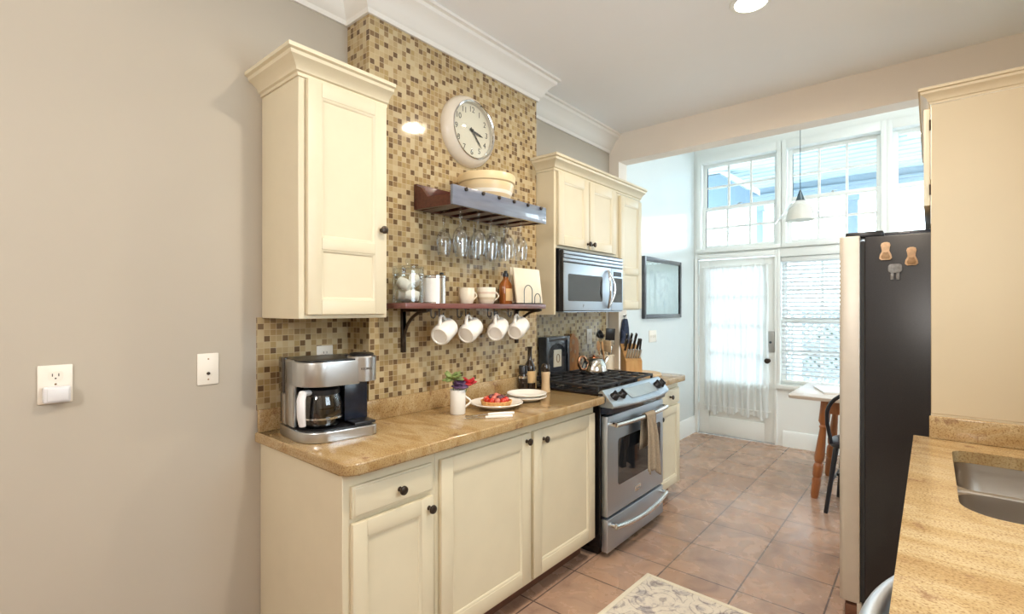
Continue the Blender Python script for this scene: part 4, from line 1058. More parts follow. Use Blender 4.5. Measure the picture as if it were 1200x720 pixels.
m = MB(); V = m.grid(rows, closed_u=True); m.bm.faces.new(V[0]); m.bm.faces.new(V[-1]); m.obj('bottle_body', 'amber', t)
MB().solid([(.016, 0), (.016, .018), (.010, .022), (.009, .032), (.006, .034)], (bx, by, zs+.150), 'z', 20).obj('cap', 'black', t)
MB().box(bx+.0235, bx+.0262, by-.027, by+.027, zs+.018, zs+.085, .0008).obj('paper_label', 'label', t)
# plate stand with upright square plates
t = thing('plate_stand', 'thin wire stand holding upright square plates on the shelf', 'stand', (-1.755, 2.21, zs))
m = MB()
for y in (2.115, 2.20, 2.285):
    m.tube([(-1.705+0*k, y-.032+.064*k/12 if False else y, zs+.003) for k in range(2)] if False else [(-1.80, y, zs+.003), (-1.705, y, zs+.003)], .0022, 6)
m.tube([(-1.705, 2.10, zs+.003), (-1.705, 2.30, zs+.003)], .0022, 6); m.tube([(-1.80, 2.10, zs+.003), (-1.80, 2.30, zs+.003)], .0022, 6)
m.obj('stand_base', 'pewter', t)
for x in (-1.708, -1.755, -1.80):
    for yc, rr, hh in ((2.165, .036, .105), (2.25, .026, .060)):
        MB().tube([(x, yc-rr, zs+.003)] + [(x, yc-rr*math.cos(PI*k/10), zs+hh-rr+rr*math.sin(PI*k/10)) for k in range(11)] + [(x, yc+rr, zs+.003)], .0025, 6).obj('wire_loop', 'pewter', t)
for k, (x, l) in enumerate(((-1.732, 'cream square plate at the front of the wire stand'), (-1.778, 'cream square plate at the back of the wire stand'))):
    mt = Matrix.Translation((x, 2.19-.012*k, zs+.006)) @ Matrix.Rotation(R(-4), 4, 'Y')
    m = MB(); pl = [(-.095, 0), (.135, 0), (.118, .195), (-.115, .195)] if k == 0 else [(-.07, 0), (.10, 0), (.10, .20), (-.075, .20)]
    m.prism(pl, 'x', -.006, .006, .003).xf(mt)
    tag(recenter(m.obj('square_plate', 'cream'), (x, 2.19, zs)), l, 'plate', 'square plates in the wire stand')

# ------------------------------------------------------------------ coffee maker
t = thing('coffee_maker', 'two-way steel and black coffee maker on the worktop', 'coffee maker', (-1.985, .912, .9155), R(-7))
b = MB().prism(rrect(0, .285, 0, .287, [.10, .03, .02, .02], 8), 'z', 0, .040, .005)
b.obj('base', 'steelv', t)
MB().prism(rrect(.07, .262, .008, .277, [.085, .02, .01, .01], 8), 'z', .0395, .044).obj('base_tray', 'black', t)
MB().box(.0, .105, .006, .282, .046, .300, .004).obj('back_column', 'navy', t)
MB().box(.07, .155, .0, .018, .046, .300, .006).box(.03, .08, .0, .016, .046, .165, .004).obj('side_panel', 'steelv', t)
MB().box(.004, .07, -.002, .014, .166, .305, .004).obj('water_tank', 'bottle', t)
MB().prism(rrect(.06, .272, 0, .215, [.085, .01, .01, .02], 8), 'z', .205, .296, .004).obj('brew_head', 'steelv', t)
MB().prism(rrect(.02, .262, .008, .21, [.075, .01, .01, .02], 8), 'z', .296, .302, .002).obj('top_cover', 'black', t)
MB().solid([(.050, .2), (.050, .205)], (.165, .105, 0), 'z', 28).obj('brew_basket', 'black', t)
pd = MB().solid([(.052, .212), (.054, .214), (.054, .305), (.051, .309)], (.226, .242, 0), 'z', 36, 1.15, 1).obj('pod_housing', 'steelv', t)
MB().solid([(.044, 0), (.046, .008), (.040, .011)], (.226, .242, .3085), 'z', 32, 1.15, 1).obj('pod_lid', 'black', pd)
tx = Matrix.Translation((.2885, .232, .262)) @ Matrix.Rotation(R(-9), 4, 'Z') @ FACE_X
text('brand_lettering', 'KEURIG', .0125, 'ink', pd, tx)
MB().box(.105, .195, .185, .282, .05, .21, .003).obj('pod_column', 'navy', t)
MB().box(.195, .275, .190, .278, .0465, .056, .003).obj('drip_tray', 'black', t)
# carafe stands inside
cl = Vector((-1.985, .912, .9155)) + Matrix.Rotation(R(-7), 3, 'Z') @ Vector((.172, .103, .0445))
t = thing('coffee_carafe', 'glass coffee carafe standing inside the coffee maker', 'carafe', cl, R(-7)); t.scale = (1.11, 1.11, 1.11)
MB().lathe([(0, 0), (.056, 0), (.063, .006), (.070, .045), (.069, .08), (.060, .112), (.056, .12), (.054, .12), (.058, .11), (.066, .08), (.067, .045), (.060, .01), (0, .006)], (0,0,0), 'z', 40).obj('glass_body', 'carafe', t)
MB().lathe([(.0555, .112), (.061, .112), (.061, .128), (.05, .136), (0, .138), (0, .120), (.0555, .12)], (0,0,0), 'z', 32).obj('lid', 'black', t)
MB().tube([(.028, -.055, .122), (.048, -.082, .124), (.056, -.090, .105), (.057, -.090, .05), (.052, -.084, .018)], [.010, .011, .0115, .011, .009], 12, flat=1.3).obj('handle', 'nlight', t)
MB().lathe([(.0672, .03), (.0708, .03), (.0708, .036), (.0672, .036), (.0672, .03)], (0,0,0), 'z', 40).obj('metal_band', 'polish', t)

# ------------------------------------------------------------------ crockery on the worktop
CT = .9155
t = thing('tall_mug', 'tall cream mug holding flowers on the worktop', 'mug', (-1.705, 1.625, CT))
mx, my = -1.705, 1.625
MB().lathe([(0, CT), (.034, CT), (.036, CT+.003), (.0365, CT+.112), (.0355, CT+.114), (.0335, CT+.112), (.0335, CT+.008), (0, CT+.007)], (mx, my, 0), 'z', 36).obj('mug_body', 'white', t)
hd = Vector((.62, .78, 0)).normalized()
MB().tube([(mx+hd.x*r, my+hd.y*r, CT+z) for r, z in [(.034, .030)] + [(.034+.026*math.sin(PI*k/10), .032+.048*k/10) for k in range(1, 10)] + [(.034, .082)]], .0045, 8).obj('handle', 'white', t)
def flower(name, mat, c, label, cat, n, spread, size, sc, base=(mx, my, CT+.012), flat=.5, seed=1):
    rnd = random.Random(seed); t = thing(name, label, cat, base)
    MB().tube([base, ((base[0]+c[0])/2, (base[1]+c[1])/2, CT+.085), c], .0022, 6).obj('stem', 'leaf', t)
    for k in range(n):
        a = 2*PI*k/n+rnd.uniform(-.3, .3); e = rnd.uniform(-.2, 1.0)
        dr_ = Vector((math.cos(a)*(1-.5*abs(e)), math.sin(a)*(1-.5*abs(e)), e*.7))
        q = dr_.to_track_quat('X', 'Z').to_matrix()
        MB().ball(Vector(c)+dr_*spread, size, (1, flat, .28), q, 2).obj('leaf' if mat == 'leaf' else 'petal', mat, t)
    return t
flower('green_sprig', 'leaf', (mx-.012, my-.020, CT+.165), 'pale green leafy sprig standing up in the tall mug', 'sprig', 15, .030, .027, 1, (mx-.010, my-.012, CT+.012), .45, 3)
flower('purple_flower', 'purple', (mx+.012, my+.004, CT+.128), 'dark purple flower in the middle of the tall mug', 'flower', 16, .020, .025, 1, (mx+.006, my, CT+.012), .7, 4)
flower('red_flower', 'redfl', (mx+.022, my+.050, CT+.135), 'bright red flower leaning right out of the tall mug', 'flower', 16, .020, .026, 1, (mx+.006, my+.012, CT+.012), .75, 5)

def plate_prof(r, z, h=.022): return [(0, z), (r*.55, z), (r*.62, z+.003), (r*.98, z+h), (r, z+h+.003), (r*.985, z+h+.006), (r*.70, z+.010), (r*.60, z+.006), (0, z+.006)]
pc = (-1.672, 1.86)
tag(recenter(MB().lathe(plate_prof(.135, CT), (pc[0], pc[1], 0), 'z', 48).obj('dinner_plate', 'white'), (pc[0], pc[1], CT)), 'white dinner plate under the berry tart', 'plate', 'plates on the worktop')
pz = CT+.0068
t = thing('berry_tart', 'small tart topped with red berries on the white plate', 'tart', (pc[0], pc[1], pz))
m = MB(); rows = []
for r, h in ((.0, 0), (.066, 0), (.073, .008), (.078, .026), (.076, .029), (.071, .027), (.069, .018), (0, .018)):
    rows.append([(pc[0]+max(r, 1e-5)*(1+(.025*math.cos(20*a) if r > .07 else 0))*math.cos(a), pc[1]+max(r, 1e-5)*(1+(.025*math.cos(20*a) if r > .07 else 0))*math.sin(a), pz+h) for a in [2*PI*k/80 for k in range(80)]])
m.grid(rows, closed_u=True); m.obj('crust', 'crust', t)
MB().solid([(.069, pz+.016), (.069, pz+.022), (.05, pz+.025)], (pc[0], pc[1], 0), 'z', 36).obj('glaze', 'red', t)
rnd = random.Random(11)
for ring, n, z in ((.052, 11, .031), (.027, 6, .041), (0, 1, .050)):
    for k in range(n):
        a = 2*PI*k/n+ring*30
        mt_ = 'red' if (ring > .04 and k % 3 != 1) else ('darkberry' if rnd.random() < .55 else 'pinkberry')
        q = Matrix.Rotation(rnd.uniform(0, 3), 3, 'X') @ Matrix.Rotation(rnd.uniform(0, 3), 3, 'Z')
        MB().ball((pc[0]+ring*math.cos(a), pc[1]+ring*math.sin(a), pz+z), .0145, (1, 1, 1.15), q, 2).obj('berry', mt_, t)
sc_ = (-1.675, 2.105)
for k, (r, z, l) in enumerate(((.112, CT, 'bottom white plate of the empty stack beside the bottles'), (.108, CT+.0165, 'top white plate of the empty stack beside the bottles'))):
    tag(recenter(MB().lathe(plate_prof(r, z, .020), (sc_[0]+.004*k, sc_[1], 0), 'z', 44).obj('side_plate', 'white'), (sc_[0], sc_[1], z)), l, 'plate', 'plates on the worktop')
# cutlery
def cutlery(name, loc, rz, label, tip):
    t = thing(name, label, 'cutlery', loc, rz, 'cutlery beside the tart plate')
    MB().tube([(0, .0, .006), (.03, 0, .0065), (.09, 0, .0065), (.125, 0, .006)], [.0055, .007, .008, .0065], 10, flat=.7).obj('handle', 'white', t)
    if tip == 'knife':
        MB().prism([(0, -.005), (-.09, -.008), (-.102, .0), (-.09, .004), (0, .005)], 'z', .0045, .0062, .0004).obj('blade', 'polish', t)
    else:
        m = MB().tube([(0, 0, .006), (-.05, 0, .004)], [.0035, .003], 8)
        m.prism([(-.05, -.011), (-.07, -.013), (-.07, .013), (-.05, .011)], 'z', .002, .004)
        for q in range(4): m.box(-.105, -.07, -.013+q*.0075, -.0095+q*.0075, .002, .004)
        m.obj('tines', 'polish', t)
# local +x points from tip to handle end
cutlery('butter_knife', (-1.533, 1.632, CT), math.atan2(.165, .12), 'white-handled knife at the front edge before the tart plate', 'knife')
cutlery('dinner_fork', (-1.565, 1.683, CT), math.atan2(.155, .11), 'white-handled fork lying between the knife and the tart plate', 'fork')

# bottles by the stove
t = thing('oil_bottle', 'tall dark slim oil bottle behind the pepper mill', 'bottle', (-1.852, 2.362, CT))
MB().solid([(.031, 0), (.033, .004), (.033, .135), (.029, .155), (.016, .182), (.0135, .195), (.0135, .252), (.0155, .254), (.0155, .266)], (-1.852, 2.362, CT), 'z', 28).obj('bottle_body', 'bottle', t)
MB().lathe([(.0335, .05), (.0338, .05), (.0338, .12), (.0335, .12)], (-1.852, 2.362, CT), 'z', 28).obj('bottle_label', 'label', t)
t = thing('spice_jar', 'short dark jar with a black cap left of the oil bottle', 'jar', (-1.842, 2.285, CT))
MB().solid([(.026, 0), (.028, .004), (.028, .09), (.022, .108), (.022, .115)], (-1.842, 2.285, CT), 'z', 26).obj('jar_body', 'bottle', t)
MB().solid([(.0255, .112), (.0255, .155), (.022, .160)], (-1.842, 2.285, CT), 'z', 26).obj('cap', 'black', t)
MB().lathe([(.0285, .085), (.0288, .085), (.0288, .098), (.0285, .098)], (-1.842, 2.285, CT), 'z', 26).obj('neck_band', 'polish', t)
t = thing('pepper_mill', 'pale wooden pepper mill with a dark top next to the stove', 'pepper mill', (-1.745, 2.378, CT))
MB().solid([(.027, 0), (.0285, .004), (.025, .03), (.0235, .06), (.025, .10), (.0265, .118), (.024, .122)], (-1.745, 2.378, CT), 'z', 28).obj('mill_body', 'mill', t)
MB().solid([(.022, .1215), (.0265, .126), (.0275, .145), (.022, .165), (.008, .171)], (-1.745, 2.378, CT), 'z', 28).obj('mill_top', 'bottle', t)

# ------------------------------------------------------------------ at the back of the stove
t = thing('carved_panel', 'black carved panel box with a cream plaque standing behind the burners', 'ornament', (-2.02, 2.86, .928))
fx0, fx1, fy0, fy1, fz0, fz1 = -2.055, -1.985, 2.715, 3.0, .9285, 1.215
MB().box(fx0, fx1-.012, fy0, fy1, fz0, fz1, .003).obj('panel_body', 'frame', t)
m = MB(); fw = .028
m.box(fx1-.012, fx1, fy0, fy0+fw, fz0, fz1, .003).box(fx1-.012, fx1, fy1-fw, fy1, fz0, fz1, .003).box(fx1-.012, fx1, fy0+fw, fy1-fw, fz1-fw, fz1, .003).box(fx1-.012, fx1, fy0+fw, fy1-fw, fz0, fz0+fw, .003).obj('raised_border', 'frame', t)
yc = (fy0+fy1)/2
for k in range(4):
    rr = .100-.012*k
    MB().tube([(fx1-.010, yc+rr*math.cos(a), 1.075+rr*.9*math.sin(a)) for a in [PI*q/14 for q in range(15)]], .0042, 6).obj('carved_arch', 'frame', t)
for k in range(5): MB().tube([(fx1-.010, yc+.095*math.sin(a), .985-.018*k-.016*math.cos(a*1.2)) for a in [-1.3+2.6*q/12 for q in range(13)]], .0042, 6).obj('carved_ridge', 'frame', t)
MB().box(fx1-.012, fx1-.002, yc-.050, yc+.042, 1.005, 1.125, .004).obj('cream_plaque', 'cream', t)
MB().tube([(fx1-.0015, yc-.004+.018*math.cos(a), 1.065+.028*math.sin(a)) for a in [2*PI*q/20 for q in range(20)]], .003, 6, True).obj('plaque_ring', 'pchip2', t)
t = thing('cutting_board', 'orange brown wooden cutting board leaning upright behind the kettle', 'cutting board', (-2.02, 3.105, .928))
m = MB().prism([(3.03, .929), (3.185, .929), (3.185, 1.15), (3.165, 1.19), (3.135, 1.20), (3.125, 1.225), (3.09, 1.225), (3.08, 1.20), (3.05, 1.19), (3.03, 1.15)], 'x', -2.045, -2.027, .003).obj('board_body', 'board', t)
for (y, z, r) in ((3.105, 1.165, .02), (3.075, 1.11, .012), (3.13, 1.09, .014), (3.1, 1.03, .016)):
    MB().solid([(r, 0), (r, .0022), (r*.7, .0028)], (-2.0272, y, z), 'x', 18).obj('knot', 'pchip2', t)
# kettle
t = thing('tea_kettle', 'polished steel kettle with a copper handle on the back burner', 'kettle', (-1.765, 2.965, .9685))
kx, ky, kz = -1.765, 2.965, .9685
MB().solid([(.080, 0), (.090, .004), (.092, .012), (.084, .05), (.070, .085), (.056, .100), (.036, .106)], (kx, ky, kz), 'z', 44).obj('kettle_body', 'polish', t)
MB().solid([(.036, .105), (.034, .110), (.012, .113), (.008, .116), (.012, .122), (.008, .127)], (kx, ky, kz), 'z', 26).obj('lid', 'copper', t)
u = Vector((-.35, -.94, 0)).normalized()
MB().tube([(kx+u.x*r, ky+u.y*r, kz+z) for r, z in ((.066, .092), (.090, .118), (.118, .116), (.132, .092), (.128, .06), (.112, .035), (.083, .028))], [.008, .010, .0115, .0115, .011, .010, .008], 12).obj('handle', 'copper', t)
u = -u
MB().tube([(kx+u.x*r, ky+u.y*r, kz+z) for r, z in ((.070, .055), (.100, .075), (.122, .105))], [.020, .014, .011], 14).obj('spout', 'polish', t)
# crock with utensils
t = thing('utensil_crock', 'cream crock full of cooking utensils beside the knife block', 'crock', (-1.90, 3.36, CT))
ux, uy = -1.90, 3.36
MB().lathe([(0, 0), (.060, 0), (.064, .004), (.066, .13), (.068, .142), (.064, .145), (.060, .14), (.058, .008), (0, .006)], (ux, uy, CT), 'z', 36).obj('crock_body', 'cream', t)
def utensil(name, top, mat, kind, label, off):
    base = Vector((ux+off[0], uy+off[1], CT+.0085)); tp = Vector(top)
    t = thing(name, label, 'utensil', base, None, 'utensils in the crock')
    d_ = (tp-base).normalized(); hb = tp-d_*.08
    MB().tube([base, hb], [.0045, .006], 8).obj('handle', mat if kind != 'whisk' else 'polish', t)
    q = d_.to_track_quat('Z', 'Y').to_matrix()
    if kind == 'spoon': MB().ball(tp-d_*.035, .05, (.16, .5, .85), q, 2).obj('spoon_head', mat, t)
    elif kind == 'turner':
        MB().box(-.004, .004, -.036, .036, -.045, .045, .003, mtx=Matrix.Translation(tp-d_*.03) @ q.to_4x4() @ Matrix.Rotation(R(55), 4, 'Z')).obj('turner_head', mat, t)
    elif kind == 'ladle': MB().lathe([(0, -.03), (.022, -.024), (.036, 0), (.037, .004), (.033, .003), (.02, -.02), (0, -.026)], tp-d_*.02, Matrix.Rotation(R(70), 4, 'Y'), 24).obj('ladle_bowl', mat, t)
    else:
        for k in range(4):
            a = PI*k/4; s_ = q @ Vector((math.cos(a), math.sin(a), 0))
            MB().tube([hb+d_*.10*(1-math.cos(2*PI*j/16))/2*1.0+s_*.026*math.sin(2*PI*j/16) for j in range(17)], .0014, 5).obj('wire', 'polish', t)
utensil('wooden_spoon', (-1.86, 3.235, 1.165), 'spoonwood', 'spoon', 'orange wooden spoon leaning left in the crock', (.010, -.012))
utensil('wooden_turner', (-1.87, 3.335, 1.155), 'lightwood', 'turner', 'pale wooden spatula standing in the crock', (.02, .0))
utensil('wooden_spoon', (-1.92, 3.28, 1.16), 'spoonwood', 'spoon', 'second wooden spoon standing behind the first in the crock', (-.02, -.02))
utensil('black_turner', (-1.86, 3.365, 1.245), 'black', 'turner', 'black slotted turner tallest in the crock', (.012, .012))
utensil('black_ladle', (-1.92, 3.315, 1.235), 'black', 'ladle', 'black ladle at the left top of the crock', (-.01, -.005))
utensil('black_spoon', (-1.90, 3.435, 1.235), 'black', 'spoon', 'black cooking spoon at the right of the crock', (0, .03))
utensil('wire_whisk', (-1.87, 3.40, 1.20), 'polish', 'whisk', 'steel wire whisk at the front right of the crock', (.03, .02))
# round board and knife block
t_ = MB().solid([(.150, 0), (.155, .004), (.155, .014), (.150, .018)], (-1.665, 3.46, CT), 'z', 56).obj('round_board', 'lightwood')
tag(recenter(t_, (-1.665, 3.46, CT)), 'pale round wooden board under the knife block', 'cutting board')
t = thing('knife_block', 'golden wooden knife block full of knives past the stove', 'knife block', (-1.745, 3.475, CT+.0184), R(-46))
# side profile in local (x forward, z up): slanted block leaning back
prof = [(-.075, 0), (.075, 0), (.075, .085), (.020, .120), (.020, .128), (-.075, .205)]
MB().prism([(p, q) for p, q in prof], 'y', -.062, .062, .003).obj('block_body', 'oak', t)
def knife(nm, p, L, w, ang, parent, mat='black'):
    mt = Matrix.Translation(p) @ Matrix.Rotation(ang, 4, 'Y')
    k = MB().box(-w, w, -.0065, .0065, .010, L, .003, mtx=mt).obj(nm, mat, parent)
    MB().box(-w*1.02, w*1.02, -.0068, .0068, -.004, .010, .001, mtx=mt).obj('bolster', 'polish', k)
    MB().box(-w*.9, w*.9, -.0069, .0069, L-.010, L-.002, .001, mtx=mt).obj('end_cap', 'polish', k)
    return k
for k in range(6): knife('steak_knife', (.047, -.048+.019*k, .103), .085, .007, R(33), t, 'steel')
for k in range(4): knife('chef_knife', (-.012, -.045+.03*k, .155), .115, .010, R(36), t)
for k in range(3): knife('carving_knife', (-.050, -.035+.035*k, .186), .125, .011, R(36), t)
knife('kitchen_shears', (.010, .075-.016, .128), .13, .009, R(20), t)

# navy mitt hung on the end of the wall
t = thing('oven_mitt', 'dark navy oven mitt hanging on the wall end behind the knife block', 'oven mitt', (-1.965, 3.80, 1.10))
m = MB(); rows = []
for k in range(17):
    s = k/16; z = 1.325-.225*s; hw = .022+.066*s**.8; th = .010+.014*math.sin(PI*min(1, s*.9+.05))
    rows.append([(-1.9625+th*math.cos(a)*(1+.15*math.sin(3*a)), 3.80+hw*math.sin(a)+.006*math.sin(4*a+s*3), z) for a in [2*PI*q/24 for q in range(24)]])
V = m.grid(rows, closed_u=True); m.bm.faces.new(V[0]); m.bm.faces.new(V[-1]); m.obj('mitt_body', 'mitt', t)
MB().tube([(-1.965, 3.80+.014*math.sin(a), 1.335+.018*math.cos(a)) for a in [2*PI*q/14 for q in range(14)]], .003, 6, True).obj('hanging_loop', 'mitt', t)
MB().ball((-1.958, 3.742, 1.20), .03, (.5, .6, 1.2)).obj('thumb', 'mitt', t)
MB().tube([(-1.979, 3.80, 1.350), (-1.955, 3.80, 1.350), (-1.952, 3.80, 1.362)], .003, 8).obj('hook', 'bronze', t)

# ------------------------------------------------------------------ wall plates
def plate_x(name, label, cat, x, y0, y1, z0, z1, mat='plastic'):
    t = thing(name, label, cat, (x, (y0+y1)/2, z0))
    MB().box(x+.0003, x+.006, y0, y1, z0, z1, .003).obj('cover_plate', mat, t)
    return t
def socket(t, x, yc, zc):
    MB().prism(rrect(yc-.017, yc+.017, zc-.014, zc+.014, .008), 'x', x, x+.0015).obj('socket_face', 'plastic', t)
    MB().box(x+.001, x+.0021, yc-.0085, yc-.0062, zc-.002, zc+.007).box(x+.001, x+.0021, yc+.0062, yc+.0085, zc-.002, zc+.007).solid([(.0024, .0), (.0024, .0006)], (x+.0015, yc, zc-.008), 'x', 10).obj('socket_slots', 'slot', t)
t = plate_x('wall_outlet', 'wall outlet left on the wall with a night light plugged in', 'outlet', W, .222, .304, 1.118, 1.236)
socket(t, W+.006, .263, 1.203); socket(t, W+.006, .263, 1.152)
for z in (1.177,): MB().solid([(.003, 0), (.003, .001)], (W+.006, .263, z), 'x', 10).obj('screw', 'polish', t)
t = thing('outlet_night_light', 'pale grey plug-in night light on the lower socket of the left outlet', 'night light', (W, .263, 1.122))
MB().box(W+.0083, W+.034, .232, .296, 1.122, 1.172, .006, 3).obj('light_body', 'nlight', t)
MB().box(W+.033, W+.038, .240, .290, 1.128, 1.166, .0024).obj('lens', 'nlight', t)
t = plate_x('jack_socket_plate', 'blank cream wall plate with one cable jack beside the cabinets', 'wall plate', W, .650, .723, 1.126, 1.243)
MB().solid([(.006, 0), (.006, .003), (.0035, .008)], (W+.006, .687, 1.168), 'x', 14).obj('jack', 'bronze', t)
for z in (1.146, 1.222): MB().solid([(.003, 0), (.003, .001)], (W+.006, .687, z), 'x', 10).obj('screw', 'pchip2', t)
t = plate_x('wall_outlet', 'outlet on the mosaic behind the coffee maker', 'outlet', W+.006, 1.113, 1.190, 1.130, 1.246)
socket(t, W+.012, 1.1515, 1.213); socket(t, W+.012, 1.1515, 1.162)
t = plate_x('wall_outlet', 'pale outlet on the mosaic above the kettle', 'outlet', W+.006, 3.352, 3.425, 1.13, 1.250)
socket(t, W+.012, 3.388, 1.215); socket(t, W+.012, 3.388, 1.165)
t = plate_x('light_switch', 'white light switch plate under the framed picture', 'switch', W, 4.49, 4.655, 1.085, 1.20)
for y in (4.527, 4.573, 4.619): MB().box(W+.005, W+.012, y-.006, y+.006, 1.128, 1.156, .002).obj('toggle', 'plastic', t)

# framed picture on the breakfast wall
t = thing('framed_picture', 'dark framed pale print on the blue wall before the back door', 'picture', (W, 4.78, 1.32))
py0, py1, pz0, pz1, px = 4.33, 5.23, 1.315, 1.905, W+.034
m = MB(); fw = .042
m.box(W+.001, px, py0, py0+fw, pz0, pz1, .006).box(W+.001, px, py1-fw, py1, pz0, pz1, .006).box(W+.001, px, py0+fw, py1-fw, pz0, pz0+fw, .006).box(W+.001, px, py0+fw, py1-fw, pz1-fw, pz1, .006).obj('picture_frame', 'frame', t)
MB().box(W+.001, W+.014, py0+fw, py1-fw, pz0+fw, pz1-fw).obj('mount', 'mat', t)
MB().box(W+.014, W+.0155, py0+.15, py1-.15, pz0+.12, pz1-.12).obj('print', 'print', t)
MB().box(W+.020, W+.0225, py0+fw, py1-fw, pz0+fw, pz1-fw).obj('picture_glass', 'clear', t)

# ------------------------------------------------------------------ breakfast corner
TY0, TY1, TX0, TX1, TZ = 4.20, 5.02, -.825, .55, .762
t = thing('dining_table', 'table with turned orange pine legs below the low window', 'table', (-.1, 4.6, 0))
MB().prism(rrect(TX0, TX1, TY0, TY1, .03), 'z', TZ-.024, TZ, .006).obj('table_top', 'tabletop', t)
MB().box(TX0+.22, TX1-.22, TY0+.09, TY0+.112, TZ-.125, TZ-.0245).box(TX0+.22, TX1-.22, TY1-.112, TY1-.09, TZ-.125, TZ-.0245).box(TX0+.2, TX0+.222, TY0+.09, TY1-.09, TZ-.125, TZ-.0245).box(TX1-.222, TX1-.2, TY0+.09, TY1-.09, TZ-.125, TZ-.0245).obj('apron', 'tablewood', t)
lp = [(.020, 0), (.026, .02), (.030, .14), (.024, .155), (.031, .17), (.033, .24), (.030, .255), (.022, .265), (.030, .28), (.034, .31), (.026, .45), (.022, .52), (.028, .535), (.022, .55), (.036, .575), (.036, .737)]
for sx, sy in ((-1, -1), (-1, 1), (1, -1), (1, 1)):
    xt = (TX0+.235 if sx < 0 else TX1-.235); yt = (TY0+.115 if sy < 0 else TY1-.115)
    xb = xt+sx*.075; yb = yt+sy*.03
    m = MB().solid(lp, (0,0,0), 'z', 22)
    sh = Matrix(((1, 0, (xt-xb)/.737, xb), (0, 1, (yt-yb)/.737, yb), (0, 0, 1, .0), (0, 0, 0, 1)))
    m.xf(sh).obj('leg', 'tablewood', t)
def booklet(name, loc, rz, w, h, th, label, mat='paper'):
    t = thing(name, label, 'paper', loc, rz, 'papers on the table')
    MB().box(-w/2, w/2, -h/2, h/2, 0, th, .001, 1).obj('pages', mat, t)
    MB().box(-w/2-.002, w/2+.002, -h/2-.002, h/2+.002, th, th+.0012).obj('cover', 'nlight', t)
    return t
booklet('magazine', (-.56, 4.62, TZ+.0003), R(20), .26, .34, .012, 'white magazine on the left end of the table')
booklet('newspaper', (-.18, 4.74, TZ+.0003), R(-12), .22, .36, .016, 'folded newspaper on the table behind the fridge edge')
# bow-back chair
t = thing('bow_back_chair', 'black bow-back chair pulled up to the table behind the fridge', 'chair', (-.33, 4.22, 0), 0.0)
MB().prism(rrect(-.215, .215, -.20, .21, [.10, .16, .16, .10], 6), 'z', .452, .482, .008).obj('seat', 'chair', t)
P = [(-.195, -.185, .482), (-.215, -.215, .62)] + [(-.215*math.cos(a)*(1.0), -.225-.05*math.sin(a), .68+.185*math.sin(a)) for a in [PI*k/18 for k in range(19)]] + [(.215, -.215, .62), (.195, -.185, .482)]
MB().tube(P, .0125, 12).obj('back_bow', 'chair', t)
for x in (-.12, -.04, .04, .12):
    MB().tube([(x*.85, -.185, .482), (x*.95, -.245, .68), (x, -.225-.05*math.sqrt(1-(x/.215)**2), .68+.185*math.sqrt(1-(x/.215)**2)-.004)], .006, 8).obj('spindle', 'chair', t)
for sx in (-1, 1):
    MB().tube([(sx*.17, -.15, .455), (sx*.225, -.205, .0)], [.017, .013], 12).obj('leg', 'chair', t)
    MB().tube([(sx*.16, .15, .455), (sx*.20, .20, .0)], [.017, .013], 12).obj('leg', 'chair', t)
    MB().tube([(sx*.199, -.179, .215), (sx*.18, .175, .225)], .009, 10).obj('stretcher', 'chair', t)
MB().tube([(-.19, 0, .22), (.19, 0, .22)], .009, 10).obj('stretcher', 'chair', t)
# pendant lamp
t = thing('pendant_lamp', 'small white glass bell pendant hanging in front of the high windows', 'pendant lamp', (-.83, 4.7, 2.14))
lx, ly = -.83, 4.7
MB().tube([(lx, ly, 2.39), (lx, ly, FCEIL)], .0028, 8).obj('cord', 'pewter', t)
MB().solid([(.05, FCEIL-.025), (.06, FCEIL-.001)], (lx, ly, 0), 'z', 24).obj('canopy', 'pewter', t)
MB().solid([(.040, 2.300), (.036, 2.305), (.006, 2.395), (.003, 2.405)], (lx, ly, 0), 'z', 26).obj('socket_cone', 'pewter', t)
MB().lathe([(.036, 2.305), (.062, 2.285), (.088, 2.24), (.102, 2.19), (.106, 2.145), (.103, 2.145), (.098, 2.19), (.084, 2.24), (.058, 2.282), (.034, 2.30)], (lx, ly, 0), 'z', 40).obj('lamp_shade', 'shade', t)
rows = []
for k in range(14):
    s = k/13; row = []
    for q in range(48):
        a = 2*PI*q/48; lobes = .5+.5*math.cos(2*(a-R(12)))
        rr = .035+.095*s**.7+.055*s*s*lobes; z = 2.310-.05*s-.13*s**1.5*lobes
        row.append((lx+rr*math.cos(a), ly+rr*math.sin(a), z))
    rows.append(row)
m = MB(); m.grid(rows, closed_u=True); m.obj('glass_veil', mat_glass('pendant_clear_glass', (.95,.97,.97), .08, .05, haze=.18), t, angle=180)
MB().ball((lx, ly, 2.21), .03, (1, 1, 1.2)).obj('bulb', 'shade', t)

# ------------------------------------------------------------------ rug, ceiling light
t = thing('area_rug', 'cream patterned runner rug on the tile floor', 'rug', (-.80, 1.55, .0005), R(-2.5))
MB().box(-.365, .365, -.885, .885, 0, .009, .003).obj('rug_field', 'rug', t)
m = MB()
for a in ((-.39, -.365, -.91, .91), (.365, .39, -.91, .91), (-.365, .365, -.91, -.885), (-.365, .365, .885, .91)): m.box(a[0], a[1], a[2], a[3], 0, .0095, .003)
m.obj('rug_border', 'rugedge', t)

t = thing('ceiling_light', 'round recessed ceiling light glowing near the top of the picture', 'ceiling light', (-.65, 2.52, CEIL))
MB().lathe([(.070, CEIL-.001), (.092, CEIL-.001), (.090, CEIL-.006), (.072, CEIL-.008), (.070, CEIL-.001)], (-.65, 2.52, 0), 'z', 40).obj('trim_ring', 'fwall', t)
MB().solid([(.070, CEIL-.0045), (.070, CEIL-.002)], (-.65, 2.52, 0), 'z', 36).obj('bulb', 'bulb', t)

